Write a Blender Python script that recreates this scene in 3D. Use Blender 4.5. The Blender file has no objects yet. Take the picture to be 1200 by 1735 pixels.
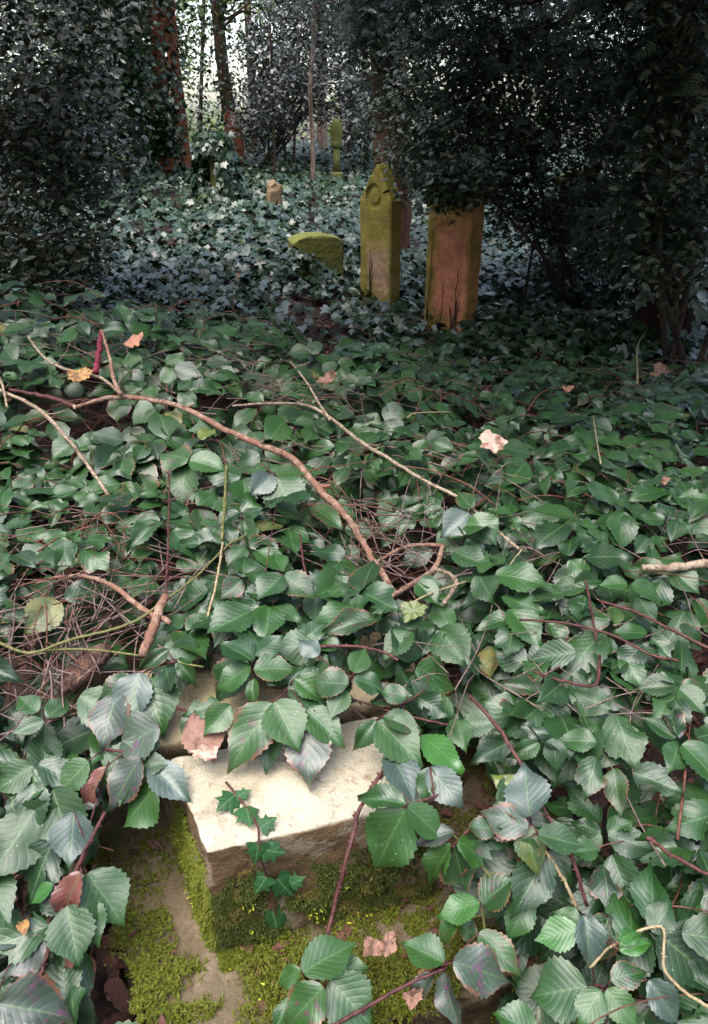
import bpy, bmesh, math, random
import numpy as np
from mathutils import Vector, Matrix, noise as mnoise

SEED = 7
random.seed(SEED)
rng = np.random.default_rng(SEED)
scene = bpy.context.scene
COL = scene.collection
R = math.radians

# ------------------------------------------------------------------ camera
CAM = np.array([0.0, 0.0, 1.45]); F = 1253.0; PITCH = R(28)
AX = np.array([0, math.cos(PITCH), -math.sin(PITCH)])
DN = np.array([0, -math.sin(PITCH), -math.cos(PITCH)])
RT = np.array([1.0, 0, 0])
cam_d = bpy.data.cameras.new('camera'); cam = bpy.data.objects.new('camera', cam_d); COL.objects.link(cam)
cam.location = CAM; cam.rotation_euler = (R(90) - PITCH, 0, 0)
cam_d.sensor_fit = 'VERTICAL'; cam_d.sensor_height = 36; cam_d.lens = 26
cam_d.clip_start = 0.02; cam_d.clip_end = 2000
scene.camera = cam

def ray(px, py):
    return AX + RT * ((px - 600) / F) + DN * ((py - 867.5) / F)
def atz(px, py, z):
    d = ray(px, py); return CAM + d * ((z - CAM[2]) / d[2])
def atY(px, py, Y):
    d = ray(px, py); return CAM + d * (Y / d[1])
def project(P):
    v = P - CAM
    dep = v @ AX
    return 600 + F * (v @ RT) / dep, 867.5 + F * (v @ DN) / dep, dep

# ------------------------------------------------------------------ fields
_nt = rng.random((64, 64))
def vnoise(x, y):
    x = np.asarray(x, float); y = np.asarray(y, float)
    xi = np.floor(x).astype(int); yi = np.floor(y).astype(int)
    fx = x - xi; fy = y - yi
    fx = fx * fx * (3 - 2 * fx); fy = fy * fy * (3 - 2 * fy)
    a = _nt[xi % 64, yi % 64]; b = _nt[(xi + 1) % 64, yi % 64]
    c = _nt[xi % 64, (yi + 1) % 64]; d = _nt[(xi + 1) % 64, (yi + 1) % 64]
    return (a * (1 - fx) + b * fx) * (1 - fy) + (c * (1 - fx) + d * fx) * fy
def sstep(a, b, x):
    t = np.clip((np.asarray(x, float) - a) / (b - a), 0, 1); return t * t * (3 - 2 * t)

def G(x, y):
    """ground height"""
    x = np.asarray(x, float); y = np.asarray(y, float)
    yl = np.interp(y, [-5, 3.6, 4.4, 5.5, 7, 9, 13, 20, 30, 60, 900], [0, 0.0, .22, .34, .42, .50, .58, .76, .80, .2, -8])
    yr = np.interp(y, [-5, 3.6, 4.6, 6, 9, 13, 20, 30, 60, 900], [0, .04, .14, .16, .3, .52, .76, .80, .2, -8])
    w = sstep(-0.9, 0.15, x + 0.03 * (y - 5))
    g = yl * (1 - w) + yr * w
    g += .04 * (vnoise(x * 1.3 + 9, y * 1.3) - .5) * sstep(60, 20, y)
    return g
SY = [0, .2, .35, .5, .62, .68, .8, 1.0, 1.3, 1.7, 2.3, 3.0, 3.8, 4.6, 5.5]
SL = [.2, .25, .30, .36, .42, .47, .55, .62, .68, .70, .72, .68, .52, .40, .4]
SM = [.36, .37, .39, .41, .44, .585, .61, .66, .70, .70, .67, .56, .34, .20, .16]
SR = [.34, .36, .40, .45, .50, .53, .58, .64, .68, .66, .54, .42, .30, .22, .18]
def S(x, y):
    """top of the bramble thicket"""
    x = np.asarray(x, float); y = np.asarray(y, float)
    l = np.interp(y, SY, SL); m = np.interp(y, SY, SM); r = np.interp(y, SY, SR)
    wl = sstep(-.15, -.45, x); wr = sstep(.12, .5, x)
    s = l * wl + r * wr + m * (1 - wl - wr)
    s = s + .24 * np.exp(-(((x + 1.15) / .55) ** 2 + ((y - 2.45) / .6) ** 2))
    s = s + .07 * (vnoise(x * 3.1 + 3, y * 3.1 + 5) - .5) * sstep(.8, 1.2, y)
    s = s - .10 * np.exp(-(((x - .08) / .13) ** 2 + ((y - 1.33) / .14) ** 2))
    return s
def GI(x, y):
    """top of the ground ivy"""
    return G(x, y) + .10 + .16 * (vnoise(x * .9 + 21, y * .9 + 3) - .4) * sstep(-0.2, -1.0, np.asarray(x) - .05 * (np.asarray(y) - 5)) \
        + .05 * vnoise(x * 3 + 1, y * 3 + 7) + .15 * np.exp(-(((x + .44) / .36) ** 2 + ((y - 6.0) / .24) ** 2))
def on(px, py, off=0.0, field=S, tmin=.35, tmax=30):
    d = ray(px, py); t = tmin; st = .01
    while t < tmax:
        p = CAM + d * t
        if p[2] < float(field(p[0], p[1])) + off: break
        t += st; st = max(.01, t * .008)
    return CAM + d * t

# ------------------------------------------------------------------ materials
def mat(name):
    m = bpy.data.materials.new(name); m.use_nodes = True
    nt = m.node_tree; b = nt.nodes['Principled BSDF']
    return m, nt, b
def nd(nt, t, **kw):
    n = nt.nodes.new(t)
    for k, v in kw.items():
        if k.startswith('i_'): n.inputs[k[2:].replace('_', ' ')].default_value = v
        else: setattr(n, k, v)
    return n
def L(nt, a, b): nt.links.new(a, b)
def math_(nt, op, a, b=None, c=None):
    n = nt.nodes.new('ShaderNodeMath'); n.operation = op
    for i, v in enumerate((a, b, c)):
        if v is None: continue
        if hasattr(v, 'links') or hasattr(v, 'is_output'): L(nt, v, n.inputs[i])
        else: n.inputs[i].default_value = v
    return n.outputs[0]
def mixc(nt, fac, a, b):
    n = nt.nodes.new('ShaderNodeMix'); n.data_type = 'RGBA'
    if hasattr(fac, 'is_output'): L(nt, fac, n.inputs[0])
    else: n.inputs[0].default_value = fac
    for i, v in ((6, a), (7, b)):
        if hasattr(v, 'is_output'): L(nt, v, n.inputs[i])
        else: n.inputs[i].default_value = (*v, 1)
    return n.outputs[2]
def ramp(nt, fac, lo, hi):
    n = nt.nodes.new('ShaderNodeMapRange'); n.clamp = True
    L(nt, fac, n.inputs[0]); n.inputs[1].default_value = lo; n.inputs[2].default_value = hi
    return n.outputs[0]
def noise(nt, vec, scale, detail=3, rough=.6, dist=0):
    n = nd(nt, 'ShaderNodeTexNoise'); n.inputs['Scale'].default_value = scale
    n.inputs['Detail'].default_value = detail; n.inputs['Roughness'].default_value = rough
    n.inputs['Distortion'].default_value = dist
    if vec is not None: L(nt, vec, n.inputs['Vector'])
    return n.outputs['Fac']
def bump(nt, h, b, strength=.4, dist=.01):
    n = nd(nt, 'ShaderNodeBump'); n.inputs['Strength'].default_value = strength; n.inputs['Distance'].default_value = dist
    L(nt, h, n.inputs['Height']); L(nt, n.outputs[0], b.inputs['Normal'])

def leaf_mat(name, dark, light, rough=.42, spec=.6, vein=None, nv=8, slope=2.4, pleat=.5, blotch=0.0, blotch_c=(.09, .03, .05),
             old=(.2, .17, .03), old_amt=.05, edge=0.0, speck=0.0, coat=0.0):
    m, nt, b = mat(name)
    at = nd(nt, 'ShaderNodeAttribute', attribute_name='leaf')
    sp = nd(nt, 'ShaderNodeSeparateXYZ'); L(nt, at.outputs['Vector'], sp.inputs[0])
    u, v, r = sp.outputs
    wn = nd(nt, 'ShaderNodeTexWhiteNoise', noise_dimensions='1D'); L(nt, math_(nt, 'MULTIPLY', r, 917.3), wn.inputs['W'])
    wsp = nd(nt, 'ShaderNodeSeparateColor'); L(nt, wn.outputs['Color'], wsp.inputs[0])
    r1, r2, r3 = wsp.outputs
    cb = nd(nt, 'ShaderNodeCombineXYZ'); L(nt, u, cb.inputs[0]); L(nt, math_(nt, 'MULTIPLY', v, .35), cb.inputs[1]); L(nt, math_(nt, 'MULTIPLY', r, 60), cb.inputs[2])
    nz = noise(nt, cb.outputs[0], 3.5, 3)
    f = math_(nt, 'ADD', math_(nt, 'MULTIPLY', r1, .65), math_(nt, 'MULTIPLY', math_(nt, 'SUBTRACT', nz, .3), .7))
    col = mixc(nt, ramp(nt, f, 0, 1), dark, light)
    av = math_(nt, 'ABSOLUTE', v)
    if vein:
        t = math_(nt, 'SUBTRACT', math_(nt, 'MULTIPLY', u, float(nv)), math_(nt, 'MULTIPLY', av, slope))
        s = math_(nt, 'FRACT', t)
        pk = math_(nt, 'ABSOLUTE', math_(nt, 'SUBTRACT', math_(nt, 'MULTIPLY', s, 2), 1))   # 1 on the vein
        vl = ramp(nt, pk, .88, 1.0)
        mid = ramp(nt, av, .07, .02)
        vm = math_(nt, 'MAXIMUM', math_(nt, 'MULTIPLY', vl, .35), mid)
        col = mixc(nt, math_(nt, 'MULTIPLY', vm, .55), col, vein)
        h = math_(nt, 'SUBTRACT', math_(nt, 'SUBTRACT', 1.0, math_(nt, 'ADD', math_(nt, 'MULTIPLY', math_(nt, 'POWER', pk, 2.0), .55), math_(nt, 'MULTIPLY', ramp(nt, pk, .78, 1.0), .75))), math_(nt, 'MULTIPLY', mid, .9))
        h = math_(nt, 'ADD', h, math_(nt, 'MULTIPLY', noise(nt, cb.outputs[0], 20, 4, .7), 1.1))
        bump(nt, h, b, pleat, .0035)
    # old / yellowed leaves
    if old_amt: col = mixc(nt, math_(nt, 'MULTIPLY', ramp(nt, r2, 1 - old_amt, 1 - old_amt + .01), ramp(nt, nz, .3, .6)), col, old)
    if blotch:
        bz = noise(nt, cb.outputs[0], 5.0, 4, .7)
        bf = math_(nt, 'MULTIPLY', ramp(nt, bz, .56, .64), ramp(nt, r3, 1 - blotch, 1 - blotch + .05))
        col = mixc(nt, bf, col, blotch_c)
    if edge:
        ez = math_(nt, 'ADD', av, math_(nt, 'MULTIPLY', math_(nt, 'SUBTRACT', nz, .5), .9))
        ef = math_(nt, 'MULTIPLY', ramp(nt, ez, .86, .98), ramp(nt, r3, 1 - edge, 1 - edge + .05))
        col = mixc(nt, ef, col, (.16, .07, .035))
    if speck:
        vz = nd(nt, 'ShaderNodeTexVoronoi'); vz.inputs['Scale'].default_value = 11; L(nt, cb.outputs[0], vz.inputs['Vector'])
        sf = math_(nt, 'MULTIPLY', ramp(nt, vz.outputs['Distance'], .11, .07), ramp(nt, r2, 1 - speck, 1 - speck + .02))
        col = mixc(nt, math_(nt, 'MULTIPLY', sf, .8), col, (.42, .42, .33))
    L(nt, col, b.inputs['Base Color'])
    rr = math_(nt, 'ADD', rough - .07, math_(nt, 'MULTIPLY', r2, .16)); L(nt, rr, b.inputs['Roughness'])
    b.inputs['Specular IOR Level'].default_value = spec
    b.inputs['Coat Weight'].default_value = coat; b.inputs['Coat Roughness'].default_value = .38
    return m

def bark_mat(name, c1, c2, scale=25, stretch=.15, moss=0.0, bstr=.6, bd=.006, c3=None, rough=.85):
    m, nt, b = mat(name)
    tc = nd(nt, 'ShaderNodeTexCoord')
    mp = nd(nt, 'ShaderNodeMapping'); mp.inputs['Scale'].default_value = (1, 1, stretch); L(nt, tc.outputs['Object'], mp.inputs[0])
    n1 = noise(nt, mp.outputs[0], scale, 5, .65, .3)
    n2 = noise(nt, tc.outputs['Object'], scale * .22, 3)
    col = mixc(nt, ramp(nt, n1, .38, .60), c1, c2)
    n5 = noise(nt, tc.outputs['Object'], scale * 2.2, 4, .75)
    col = mixc(nt, math_(nt, 'MULTIPLY', ramp(nt, n5, .54, .62), .7), col, tuple(k * .3 for k in c1))
    if c3: col = mixc(nt, ramp(nt, n2, .5, .6), col, c3)
    if moss: col = mixc(nt, ramp(nt, noise(nt, tc.outputs['Object'], scale * .4, 4), 1 - moss - .1, 1 - moss), col, (.10, .13, .025))
    L(nt, col, b.inputs['Base Color']); b.inputs['Roughness'].default_value = rough; b.inputs['Specular IOR Level'].default_value = .3
    bump(nt, n1, b, bstr, bd)
    return m

def stone_mat(name, base, dark, algae, algae_amt=.5, side_dirt_shade=.6, scale=14, bstr=.5):
    m, nt, b = mat(name)
    tc = nd(nt, 'ShaderNodeTexCoord'); P = tc.outputs['Object']
    n1 = noise(nt, P, scale, 6, .65); n2 = noise(nt, P, scale * .35, 4, .6, .4); n3 = noise(nt, P, scale * 6, 3)
    col = mixc(nt, ramp(nt, n1, .38, .68), base, tuple(c * .78 for c in base))
    col = mixc(nt, math_(nt, 'MULTIPLY', ramp(nt, n3, .58, .72), .5), col, dark)
    col = mixc(nt, math_(nt, 'MULTIPLY', ramp(nt, noise(nt, P, scale * .9, 6, .75, .6), .56, .66), .55), col, (.20, .13, .08))
    # upright faces darkened in the colour: some grime, plus painted-in shade
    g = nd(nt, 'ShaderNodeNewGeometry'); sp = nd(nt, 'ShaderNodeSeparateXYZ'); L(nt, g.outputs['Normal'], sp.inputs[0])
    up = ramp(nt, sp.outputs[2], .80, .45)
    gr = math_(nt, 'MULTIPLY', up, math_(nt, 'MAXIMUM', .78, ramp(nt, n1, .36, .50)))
    col = mixc(nt, math_(nt, 'MULTIPLY', gr, side_dirt_shade), col, dark)
    al = ramp(nt, noise(nt, P, scale * .55, 5, .7, .3), 1 - algae_amt - .08, 1 - algae_amt + .08)
    col = mixc(nt, math_(nt, 'MULTIPLY', al, math_(nt, 'SUBTRACT', .6, math_(nt, 'MULTIPLY', up, .25))), col, algae)
    L(nt, col, b.inputs['Base Color']); b.inputs['Roughness'].default_value = .9; b.inputs['Specular IOR Level'].default_value = .25
    h = math_(nt, 'ADD', math_(nt, 'ADD', n1, math_(nt, 'MULTIPLY', n3, .7)), math_(nt, 'MULTIPLY', noise(nt, P, scale * 20, 2), .4)); bump(nt, h, b, .9, .006)
    return m

def headstone_mat(name, core, algae, edge_w, lo, hi, top):
    """sandstone whose face is worn bare in the middle, algae round the edges and at the top. Object x across, z up"""
    m, nt, b = mat(name)
    tc = nd(nt, 'ShaderNodeTexCoord'); P = tc.outputs['Object']
    sp = nd(nt, 'ShaderNodeSeparateXYZ'); L(nt, P, sp.inputs[0])
    n1 = noise(nt, P, 9, 5, .65); n2 = noise(nt, P, 45, 4); n4 = noise(nt, P, 4, 3)
    ax = math_(nt, 'ADD', math_(nt, 'ABSOLUTE', math_(nt, 'SUBTRACT', sp.outputs[0], .03)), math_(nt, 'MULTIPLY', math_(nt, 'SUBTRACT', n1, .5), .16))
    side = ramp(nt, ax, edge_w - .03, edge_w + .03)
    zz = math_(nt, 'ADD', sp.outputs[2], math_(nt, 'MULTIPLY', math_(nt, 'SUBTRACT', n4, .5), .5))
    tp = ramp(nt, zz, top - .12, top + .12)
    bt = ramp(nt, zz, lo + .05, lo - .08)
    al = math_(nt, 'MINIMUM', 1.0, math_(nt, 'ADD', math_(nt, 'MAXIMUM', side, tp), bt))
    c = mixc(nt, ramp(nt, n1, .35, .65), core, tuple(k * .62 for k in core))
    c = mixc(nt, math_(nt, 'MULTIPLY', ramp(nt, n2, .55, .7), .5), c, (.10, .05, .035))
    a = mixc(nt, ramp(nt, n1, .35, .65), algae, tuple(k * .6 for k in algae))
    c = mixc(nt, math_(nt, 'MULTIPLY', al, .9), c, a)
    c = mixc(nt, math_(nt, 'MULTIPLY', ramp(nt, noise(nt, P, 26, 5, .75), .60, .68), .45), c, (.30, .29, .16))
    gn = nd(nt, 'ShaderNodeNewGeometry'); gs = nd(nt, 'ShaderNodeSeparateXYZ'); L(nt, gn.outputs['Normal'], gs.inputs[0])
    c = mixc(nt, math_(nt, 'MULTIPLY', ramp(nt, gs.outputs[2], .3, .5), .7), c, (.20, .22, .03))
    L(nt, c, b.inputs['Base Color']); b.inputs['Roughness'].default_value = .92; b.inputs['Specular IOR Level'].default_value = .2
    bump(nt, math_(nt, 'ADD', n1, math_(nt, 'MULTIPLY', noise(nt, P, 70, 4, .7), .8)), b, .9, .012)
    return m

def litter_mat(name, c1, c2, c3=None, vein=True):
    m, nt, b = mat(name)
    at = nd(nt, 'ShaderNodeAttribute', attribute_name='leaf')
    sp = nd(nt, 'ShaderNodeSeparateXYZ'); L(nt, at.outputs['Vector'], sp.inputs[0]); u, v, r = sp.outputs
    cb = nd(nt, 'ShaderNodeCombineXYZ'); L(nt, u, cb.inputs[0]); L(nt, math_(nt, 'MULTIPLY', v, .4), cb.inputs[1]); L(nt, math_(nt, 'MULTIPLY', r, 60), cb.inputs[2])
    nz = noise(nt, cb.outputs[0], 6, 4)
    col = mixc(nt, ramp(nt, nz, .3, .7), c1, c2)
    if c3: col = mixc(nt, ramp(nt, noise(nt, cb.outputs[0], 3, 2), .5, .6), col, c3)
    L(nt, col, b.inputs['Base Color']); b.inputs['Roughness'].default_value = .7
    t = math_(nt, 'FRACT', math_(nt, 'SUBTRACT', math_(nt, 'MULTIPLY', u, 7.0), math_(nt, 'MULTIPLY', math_(nt, 'ABSOLUTE', v), 2.5)))
    h = math_(nt, 'ADD', math_(nt, 'ABSOLUTE', math_(nt, 'SUBTRACT', t, .5)), nz); bump(nt, h, b, .3, .003)
    return m

BR = dict(vein=(.085, .17, .055), rough=.42, spec=.7, pleat=.15)
M = {}
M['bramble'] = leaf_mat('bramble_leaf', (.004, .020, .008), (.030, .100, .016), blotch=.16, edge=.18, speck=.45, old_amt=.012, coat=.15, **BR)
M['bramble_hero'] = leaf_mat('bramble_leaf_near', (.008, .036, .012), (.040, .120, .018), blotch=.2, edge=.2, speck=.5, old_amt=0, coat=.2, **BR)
M['bramble_purple'] = leaf_mat('bramble_leaf_purple', (.03, .045, .035), (.05, .085, .05), blotch=1.0, blotch_c=(.11, .045, .085), edge=.7, speck=.6, old_amt=0, coat=.35, **BR)
M['bramble_grey'] = leaf_mat('bramble_leaf_grey', (.03, .06, .045), (.065, .10, .08), blotch=.3, speck=.8, old_amt=0, coat=.4, **BR)
M['bramble_bright'] = leaf_mat('bramble_leaf_bright', (.02, .10, .015), (.05, .16, .025), old_amt=0, speck=.5, coat=.3, **BR)
M['bramble_yellow'] = leaf_mat('bramble_leaf_yellow', (.08, .12, .02), (.17, .19, .035), blotch=.6, old_amt=0, coat=.2, **BR)
M['bramble_red'] = leaf_mat('bramble_leaf_red', (.12, .035, .028), (.26, .11, .09), blotch=.8, blotch_c=(.07, .05, .03), old_amt=0, coat=.1, **BR)
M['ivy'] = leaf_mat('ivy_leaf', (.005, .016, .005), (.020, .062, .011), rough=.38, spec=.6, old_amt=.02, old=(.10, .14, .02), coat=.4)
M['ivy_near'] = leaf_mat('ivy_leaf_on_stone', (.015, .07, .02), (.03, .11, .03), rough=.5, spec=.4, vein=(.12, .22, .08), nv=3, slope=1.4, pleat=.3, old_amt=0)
M['holly'] = leaf_mat('evergreen_leaf', (.024, .044, .020), (.072, .088, .046), rough=.38, spec=.6, old_amt=.02, old=(.11, .05, .025), coat=.2)
M['holly_dark'] = leaf_mat('dark_evergreen_leaf', (.018, .034, .013), (.058, .068, .030), rough=.40, spec=.5, old_amt=.04, old=(.08, .035, .02), coat=.3)
M['tree_leaf'] = leaf_mat('pale_woodland_leaf', (.04, .10, .02), (.15, .22, .04), rough=.42, spec=.6, old_amt=.08, old=(.22, .18, .05))
M['mauve_leaf'] = leaf_mat('greyish_shrub_leaf', (.022, .03, .022), (.08, .088, .075), rough=.36, spec=.7, old_amt=.05, old=(.15, .10, .08), coat=.4)
M['yew'] = leaf_mat('yew_needle', (.010, .024, .012), (.022, .042, .018), rough=.5, spec=.4, old_amt=.03, old=(.07, .03, .015))
M['litter'] = litter_mat('dead_leaf', (.10, .035, .022), (.19, .08, .05), (.04, .02, .012))
M['dead_orange'] = litter_mat('orange_dead_leaf', (.33, .14, .08), (.48, .25, .16))
M['dead_pale'] = litter_mat('pale_dead_leaf', (.50, .33, .26), (.60, .43, .34), (.30, .17, .12))
M['dead_pink'] = litter_mat('pink_dead_leaf', (.20, .10, .07), (.34, .19, .13), (.10, .05, .03))
M['dead_mottled'] = litter_mat('mottled_dead_leaf', (.5, .27, .12), (.35, .2, .05), (.22, .12, .05))
M['cane'] = bark_mat('bramble_cane', (.06, .018, .022), (.13, .05, .042), 60, .3, bstr=.3, bd=.001, rough=.55)
M['cane_pale'] = bark_mat('pale_cane', (.30, .22, .12), (.42, .34, .20), 60, .4, bstr=.4, bd=.001, rough=.7)
M['cane_green'] = bark_mat('green_cane', (.11, .13, .035), (.20, .18, .07), 60, .4, bstr=.3, bd=.001, rough=.6)
M['cane_pink'] = bark_mat('crimson_stalk', (.14, .015, .035), (.24, .04, .06), 60, .4, bstr=.3, bd=.001, rough=.5)
M['twig'] = bark_mat('dead_twig', (.09, .035, .025), (.20, .09, .06), 50, .4, bstr=.4, bd=.001, rough=.8)
M['twig_grey'] = bark_mat('grey_twig', (.12, .075, .07), (.26, .18, .16), 50, .4, bstr=.3, bd=.001)
M['branch'] = bark_mat('fallen_branch_bark', (.15, .075, .05), (.40, .26, .19), 60, 1, bstr=1.0, bd=.005, c3=(.24, .12, .08), rough=.85)
M['log'] = bark_mat('rotten_log_bark', (.09, .045, .035), (.26, .15, .11), 40, 1, bstr=1.0, bd=.01, rough=.9)
M['branch_grey'] = bark_mat('grey_branch_bark', (.18, .12, .08), (.46, .36, .26), 60, 1, bstr=1.0, bd=.004, rough=.8)
M['wood_raw'] = bark_mat('broken_wood', (.5, .33, .22), (.62, .46, .33), 60, .4, bstr=.4, bd=.002)
M['bark_red'] = bark_mat('red_bark', (.09, .03, .016), (.36, .135, .065), 9, .12, bstr=.8, bd=.03)
M['bark_dark'] = bark_mat('dark_bark', (.03, .02, .014), (.07, .045, .032), 10, .12, moss=.3, bstr=.8, bd=.03)
M['bark_black'] = bark_mat('dark_red_bark', (.018, .010, .007), (.055, .024, .016), 22, .15, moss=.2, bstr=.9, bd=.02)
M['bark_dim'] = bark_mat('dim_red_bark', (.06, .025, .016), (.17, .075, .045), 12, .12, moss=.25, bstr=.8, bd=.03)
M['bark_brown'] = bark_mat('brown_bark', (.07, .04, .028), (.15, .085, .055), 10, .12, moss=.35, bstr=.8, bd=.03)
M['bark_pink'] = bark_mat('pinkish_bark', (.10, .06, .045), (.36, .27, .22), 10, .12, bstr=.8, bd=.03)
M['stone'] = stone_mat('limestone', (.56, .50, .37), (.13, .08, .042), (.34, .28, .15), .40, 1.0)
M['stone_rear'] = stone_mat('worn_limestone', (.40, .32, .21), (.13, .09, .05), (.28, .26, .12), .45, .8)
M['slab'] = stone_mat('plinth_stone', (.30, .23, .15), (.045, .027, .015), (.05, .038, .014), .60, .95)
M['headstone_a'] = headstone_mat('sandstone_ochre', (.60, .38, .24), (.38, .31, .06), .11, .12, 0, .40)
M['headstone_b'] = headstone_mat('sandstone_pink', (.80, .30, .17), (.34, .28, .05), .13, .14, 0, .80)
M['stone_green'] = stone_mat('green_stone', (.20, .19, .08), (.07, .07, .02), (.20, .24, .035), .55, .6)
M['stone_tan'] = stone_mat('tan_stone', (.26, .19, .11), (.2, .13, .07), (.33, .28, .09), .4, .4)
M['stone_olive'] = stone_mat('olive_stone', (.12, .12, .03), (.05, .05, .02), (.12, .13, .03), .6, .4)
def moss_mat(name, c1, c2, br):
    m, nt, b = mat(name)
    at = nd(nt, 'ShaderNodeAttribute', attribute_name='leaf')
    sp = nd(nt, 'ShaderNodeSeparateXYZ'); L(nt, at.outputs['Vector'], sp.inputs[0])
    tc = nd(nt, 'ShaderNodeTexCoord')
    nz = noise(nt, tc.outputs['Object'], 16, 3)
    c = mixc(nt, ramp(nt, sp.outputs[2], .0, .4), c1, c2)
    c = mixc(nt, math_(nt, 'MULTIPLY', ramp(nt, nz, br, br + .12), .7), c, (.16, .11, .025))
    L(nt, c, b.inputs['Base Color']); b.inputs['Roughness'].default_value = .7; b.inputs['Specular IOR Level'].default_value = .3
    return m
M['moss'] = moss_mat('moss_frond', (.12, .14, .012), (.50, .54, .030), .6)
M['moss_front'] = moss_mat('dark_moss_frond', (.05, .065, .008), (.42, .46, .022), .56)  # darker moss colours for the front of the block
def ground_mat():
    m, nt, b = mat('woodland_soil')
    g = nd(nt, 'ShaderNodeNewGeometry'); P = g.outputs['Position']
    c = mixc(nt, ramp(nt, noise(nt, P, 9, 6, .7), .35, .65), (.018, .011, .008), (.055, .028, .017))
    c = mixc(nt, ramp(nt, noise(nt, P, 40, 4), .58, .7), c, (.09, .045, .028))
    L(nt, c, b.inputs['Base Color']); b.inputs['Roughness'].default_value = .95
    bump(nt, noise(nt, P, 30, 5), b, .7, .02)
    return m
M['ground'] = ground_mat()

# ------------------------------------------------------------------ object helpers
def finish(o, label=None, cat=None, group=None, kind=None, parent=None):
    if label: o['label'] = label
    if cat: o['category'] = cat
    if group: o['group'] = group
    if kind: o['kind'] = kind
    if parent is not None: o.parent = parent
    return o
def empty(name, loc, label, cat, group=None, rz=0):
    o = bpy.data.objects.new(name, None); COL.objects.link(o); o.empty_display_size = .05
    o.location = tuple(float(c) for c in loc); o.rotation_euler = (0, 0, rz)
    return finish(o, label, cat, group)
def mesh_obj(name, V, Fc, material, parent=None, attr=None, smooth=True, local=True, sizes=None):
    """V (n,3) world coordinates; Fc list of tuples, or (flat, sizes) arrays. Vertices are stored relative to the parent's location."""
    V = np.asarray(V, np.float32)
    if len(V) == 0: V = np.zeros((0, 3), np.float32)
    org = np.zeros(3)
    if parent is not None and local:
        p = parent
        while p is not None: org = org + np.array(p.location); p = p.parent
    elif parent is None and local and len(V):
        org = np.array([V[:, 0].mean(), V[:, 1].mean(), V[:, 2].min()])
    me = bpy.data.meshes.new(name)
    if isinstance(Fc, tuple): flat, sz = Fc
    else:
        sz = np.array([len(f) for f in Fc], np.int32); flat = np.fromiter((i for f in Fc for i in f), np.int32)
    me.vertices.add(len(V)); me.vertices.foreach_set('co', (V - org).astype(np.float32).ravel())
    me.loops.add(len(flat)); me.loops.foreach_set('vertex_index', np.asarray(flat, np.int32))
    me.polygons.add(len(sz)); st = np.zeros(len(sz), np.int32); st[1:] = np.cumsum(sz)[:-1]
    me.polygons.foreach_set('loop_start', st)
    if smooth: me.polygons.foreach_set('use_smooth', np.ones(len(sz), bool))
    if attr is not None:
        a = me.attributes.new('leaf', 'FLOAT_VECTOR', 'POINT'); a.data.foreach_set('vector', np.asarray(attr, np.float32).ravel())
    me.materials.append(material); me.update(calc_edges=True)
    o = bpy.data.objects.new(name, me); COL.objects.link(o)
    if parent is not None: o.parent = parent
    else: o.location = org
    return o

class Acc:
    def __init__(s): s.V = []; s.F = []; s.A = []; s.n = 0
    def add(s, V, Fc, A=None):
        V = np.asarray(V, float); s.V.append(V); off = s.n
        s.F += [tuple(i + off for i in f) for f in Fc]; s.n += len(V)
        s.A.append(A if A is not None else np.zeros((len(V), 3)))
    def build(s, name, material, parent=None, smooth=True):
        return mesh_obj(name, np.concatenate(s.V), s.F, material, parent, np.concatenate(s.A), smooth)

def catmull(P, n):
    P = np.asarray(P, float); Q = np.vstack([2 * P[0] - P[1], P, 2 * P[-1] - P[-2]])
    out = []
    for i in range(1, len(Q) - 2):
        p0, p1, p2, p3 = Q[i - 1:i + 3]
        for t in np.linspace(0, 1, n, endpoint=False):
            out.append(.5 * ((2 * p1) + (-p0 + p2) * t + (2 * p0 - 5 * p1 + 4 * p2 - p3) * t * t + (-p0 + 3 * p1 - 3 * p2 + p3) * t ** 3))
    out.append(P[-1]); return np.array(out)
def tube(P, r, sides=6, rough=0.0):
    P = np.asarray(P, float); n = len(P)
    r = np.interp(np.linspace(0, 1, n), np.linspace(0, 1, len(r)), r) if hasattr(r, '__len__') else np.full(n, r)
    if rough: r = r * (1 + rough * (rng.random(n) - .5))
    T = np.gradient(P, axis=0); T /= np.linalg.norm(T, axis=1)[:, None] + 1e-9
    up = np.array([0, 0, 1.]) if abs(T[0][2]) < .9 else np.array([1., 0, 0])
    A = np.cross(T, up); A /= np.linalg.norm(A, axis=1)[:, None] + 1e-9
    B = np.cross(T, A)
    a = np.arange(sides) / sides * 2 * math.pi
    k = 1 + (rough * .6 * (rng.random((n, sides)) - .5) if rough else 0)
    V = P[:, None] + (np.cos(a)[None, :, None] * A[:, None] + np.sin(a)[None, :, None] * B[:, None]) * (r[:, None] * k)[..., None] if rough else \
        P[:, None] + (np.cos(a)[None, :, None] * A[:, None] + np.sin(a)[None, :, None] * B[:, None]) * r[:, None, None]
    V = V.reshape(-1, 3); Fc = []
    for i in range(n - 1):
        for j in range(sides):
            j2 = (j + 1) % sides
            Fc.append((i * sides + j, i * sides + j2, (i + 1) * sides + j2, (i + 1) * sides + j))
    Fc.append(tuple(range(sides))[::-1]); Fc.append(tuple((n - 1) * sides + j for j in range(sides)))
    return V, Fc

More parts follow.
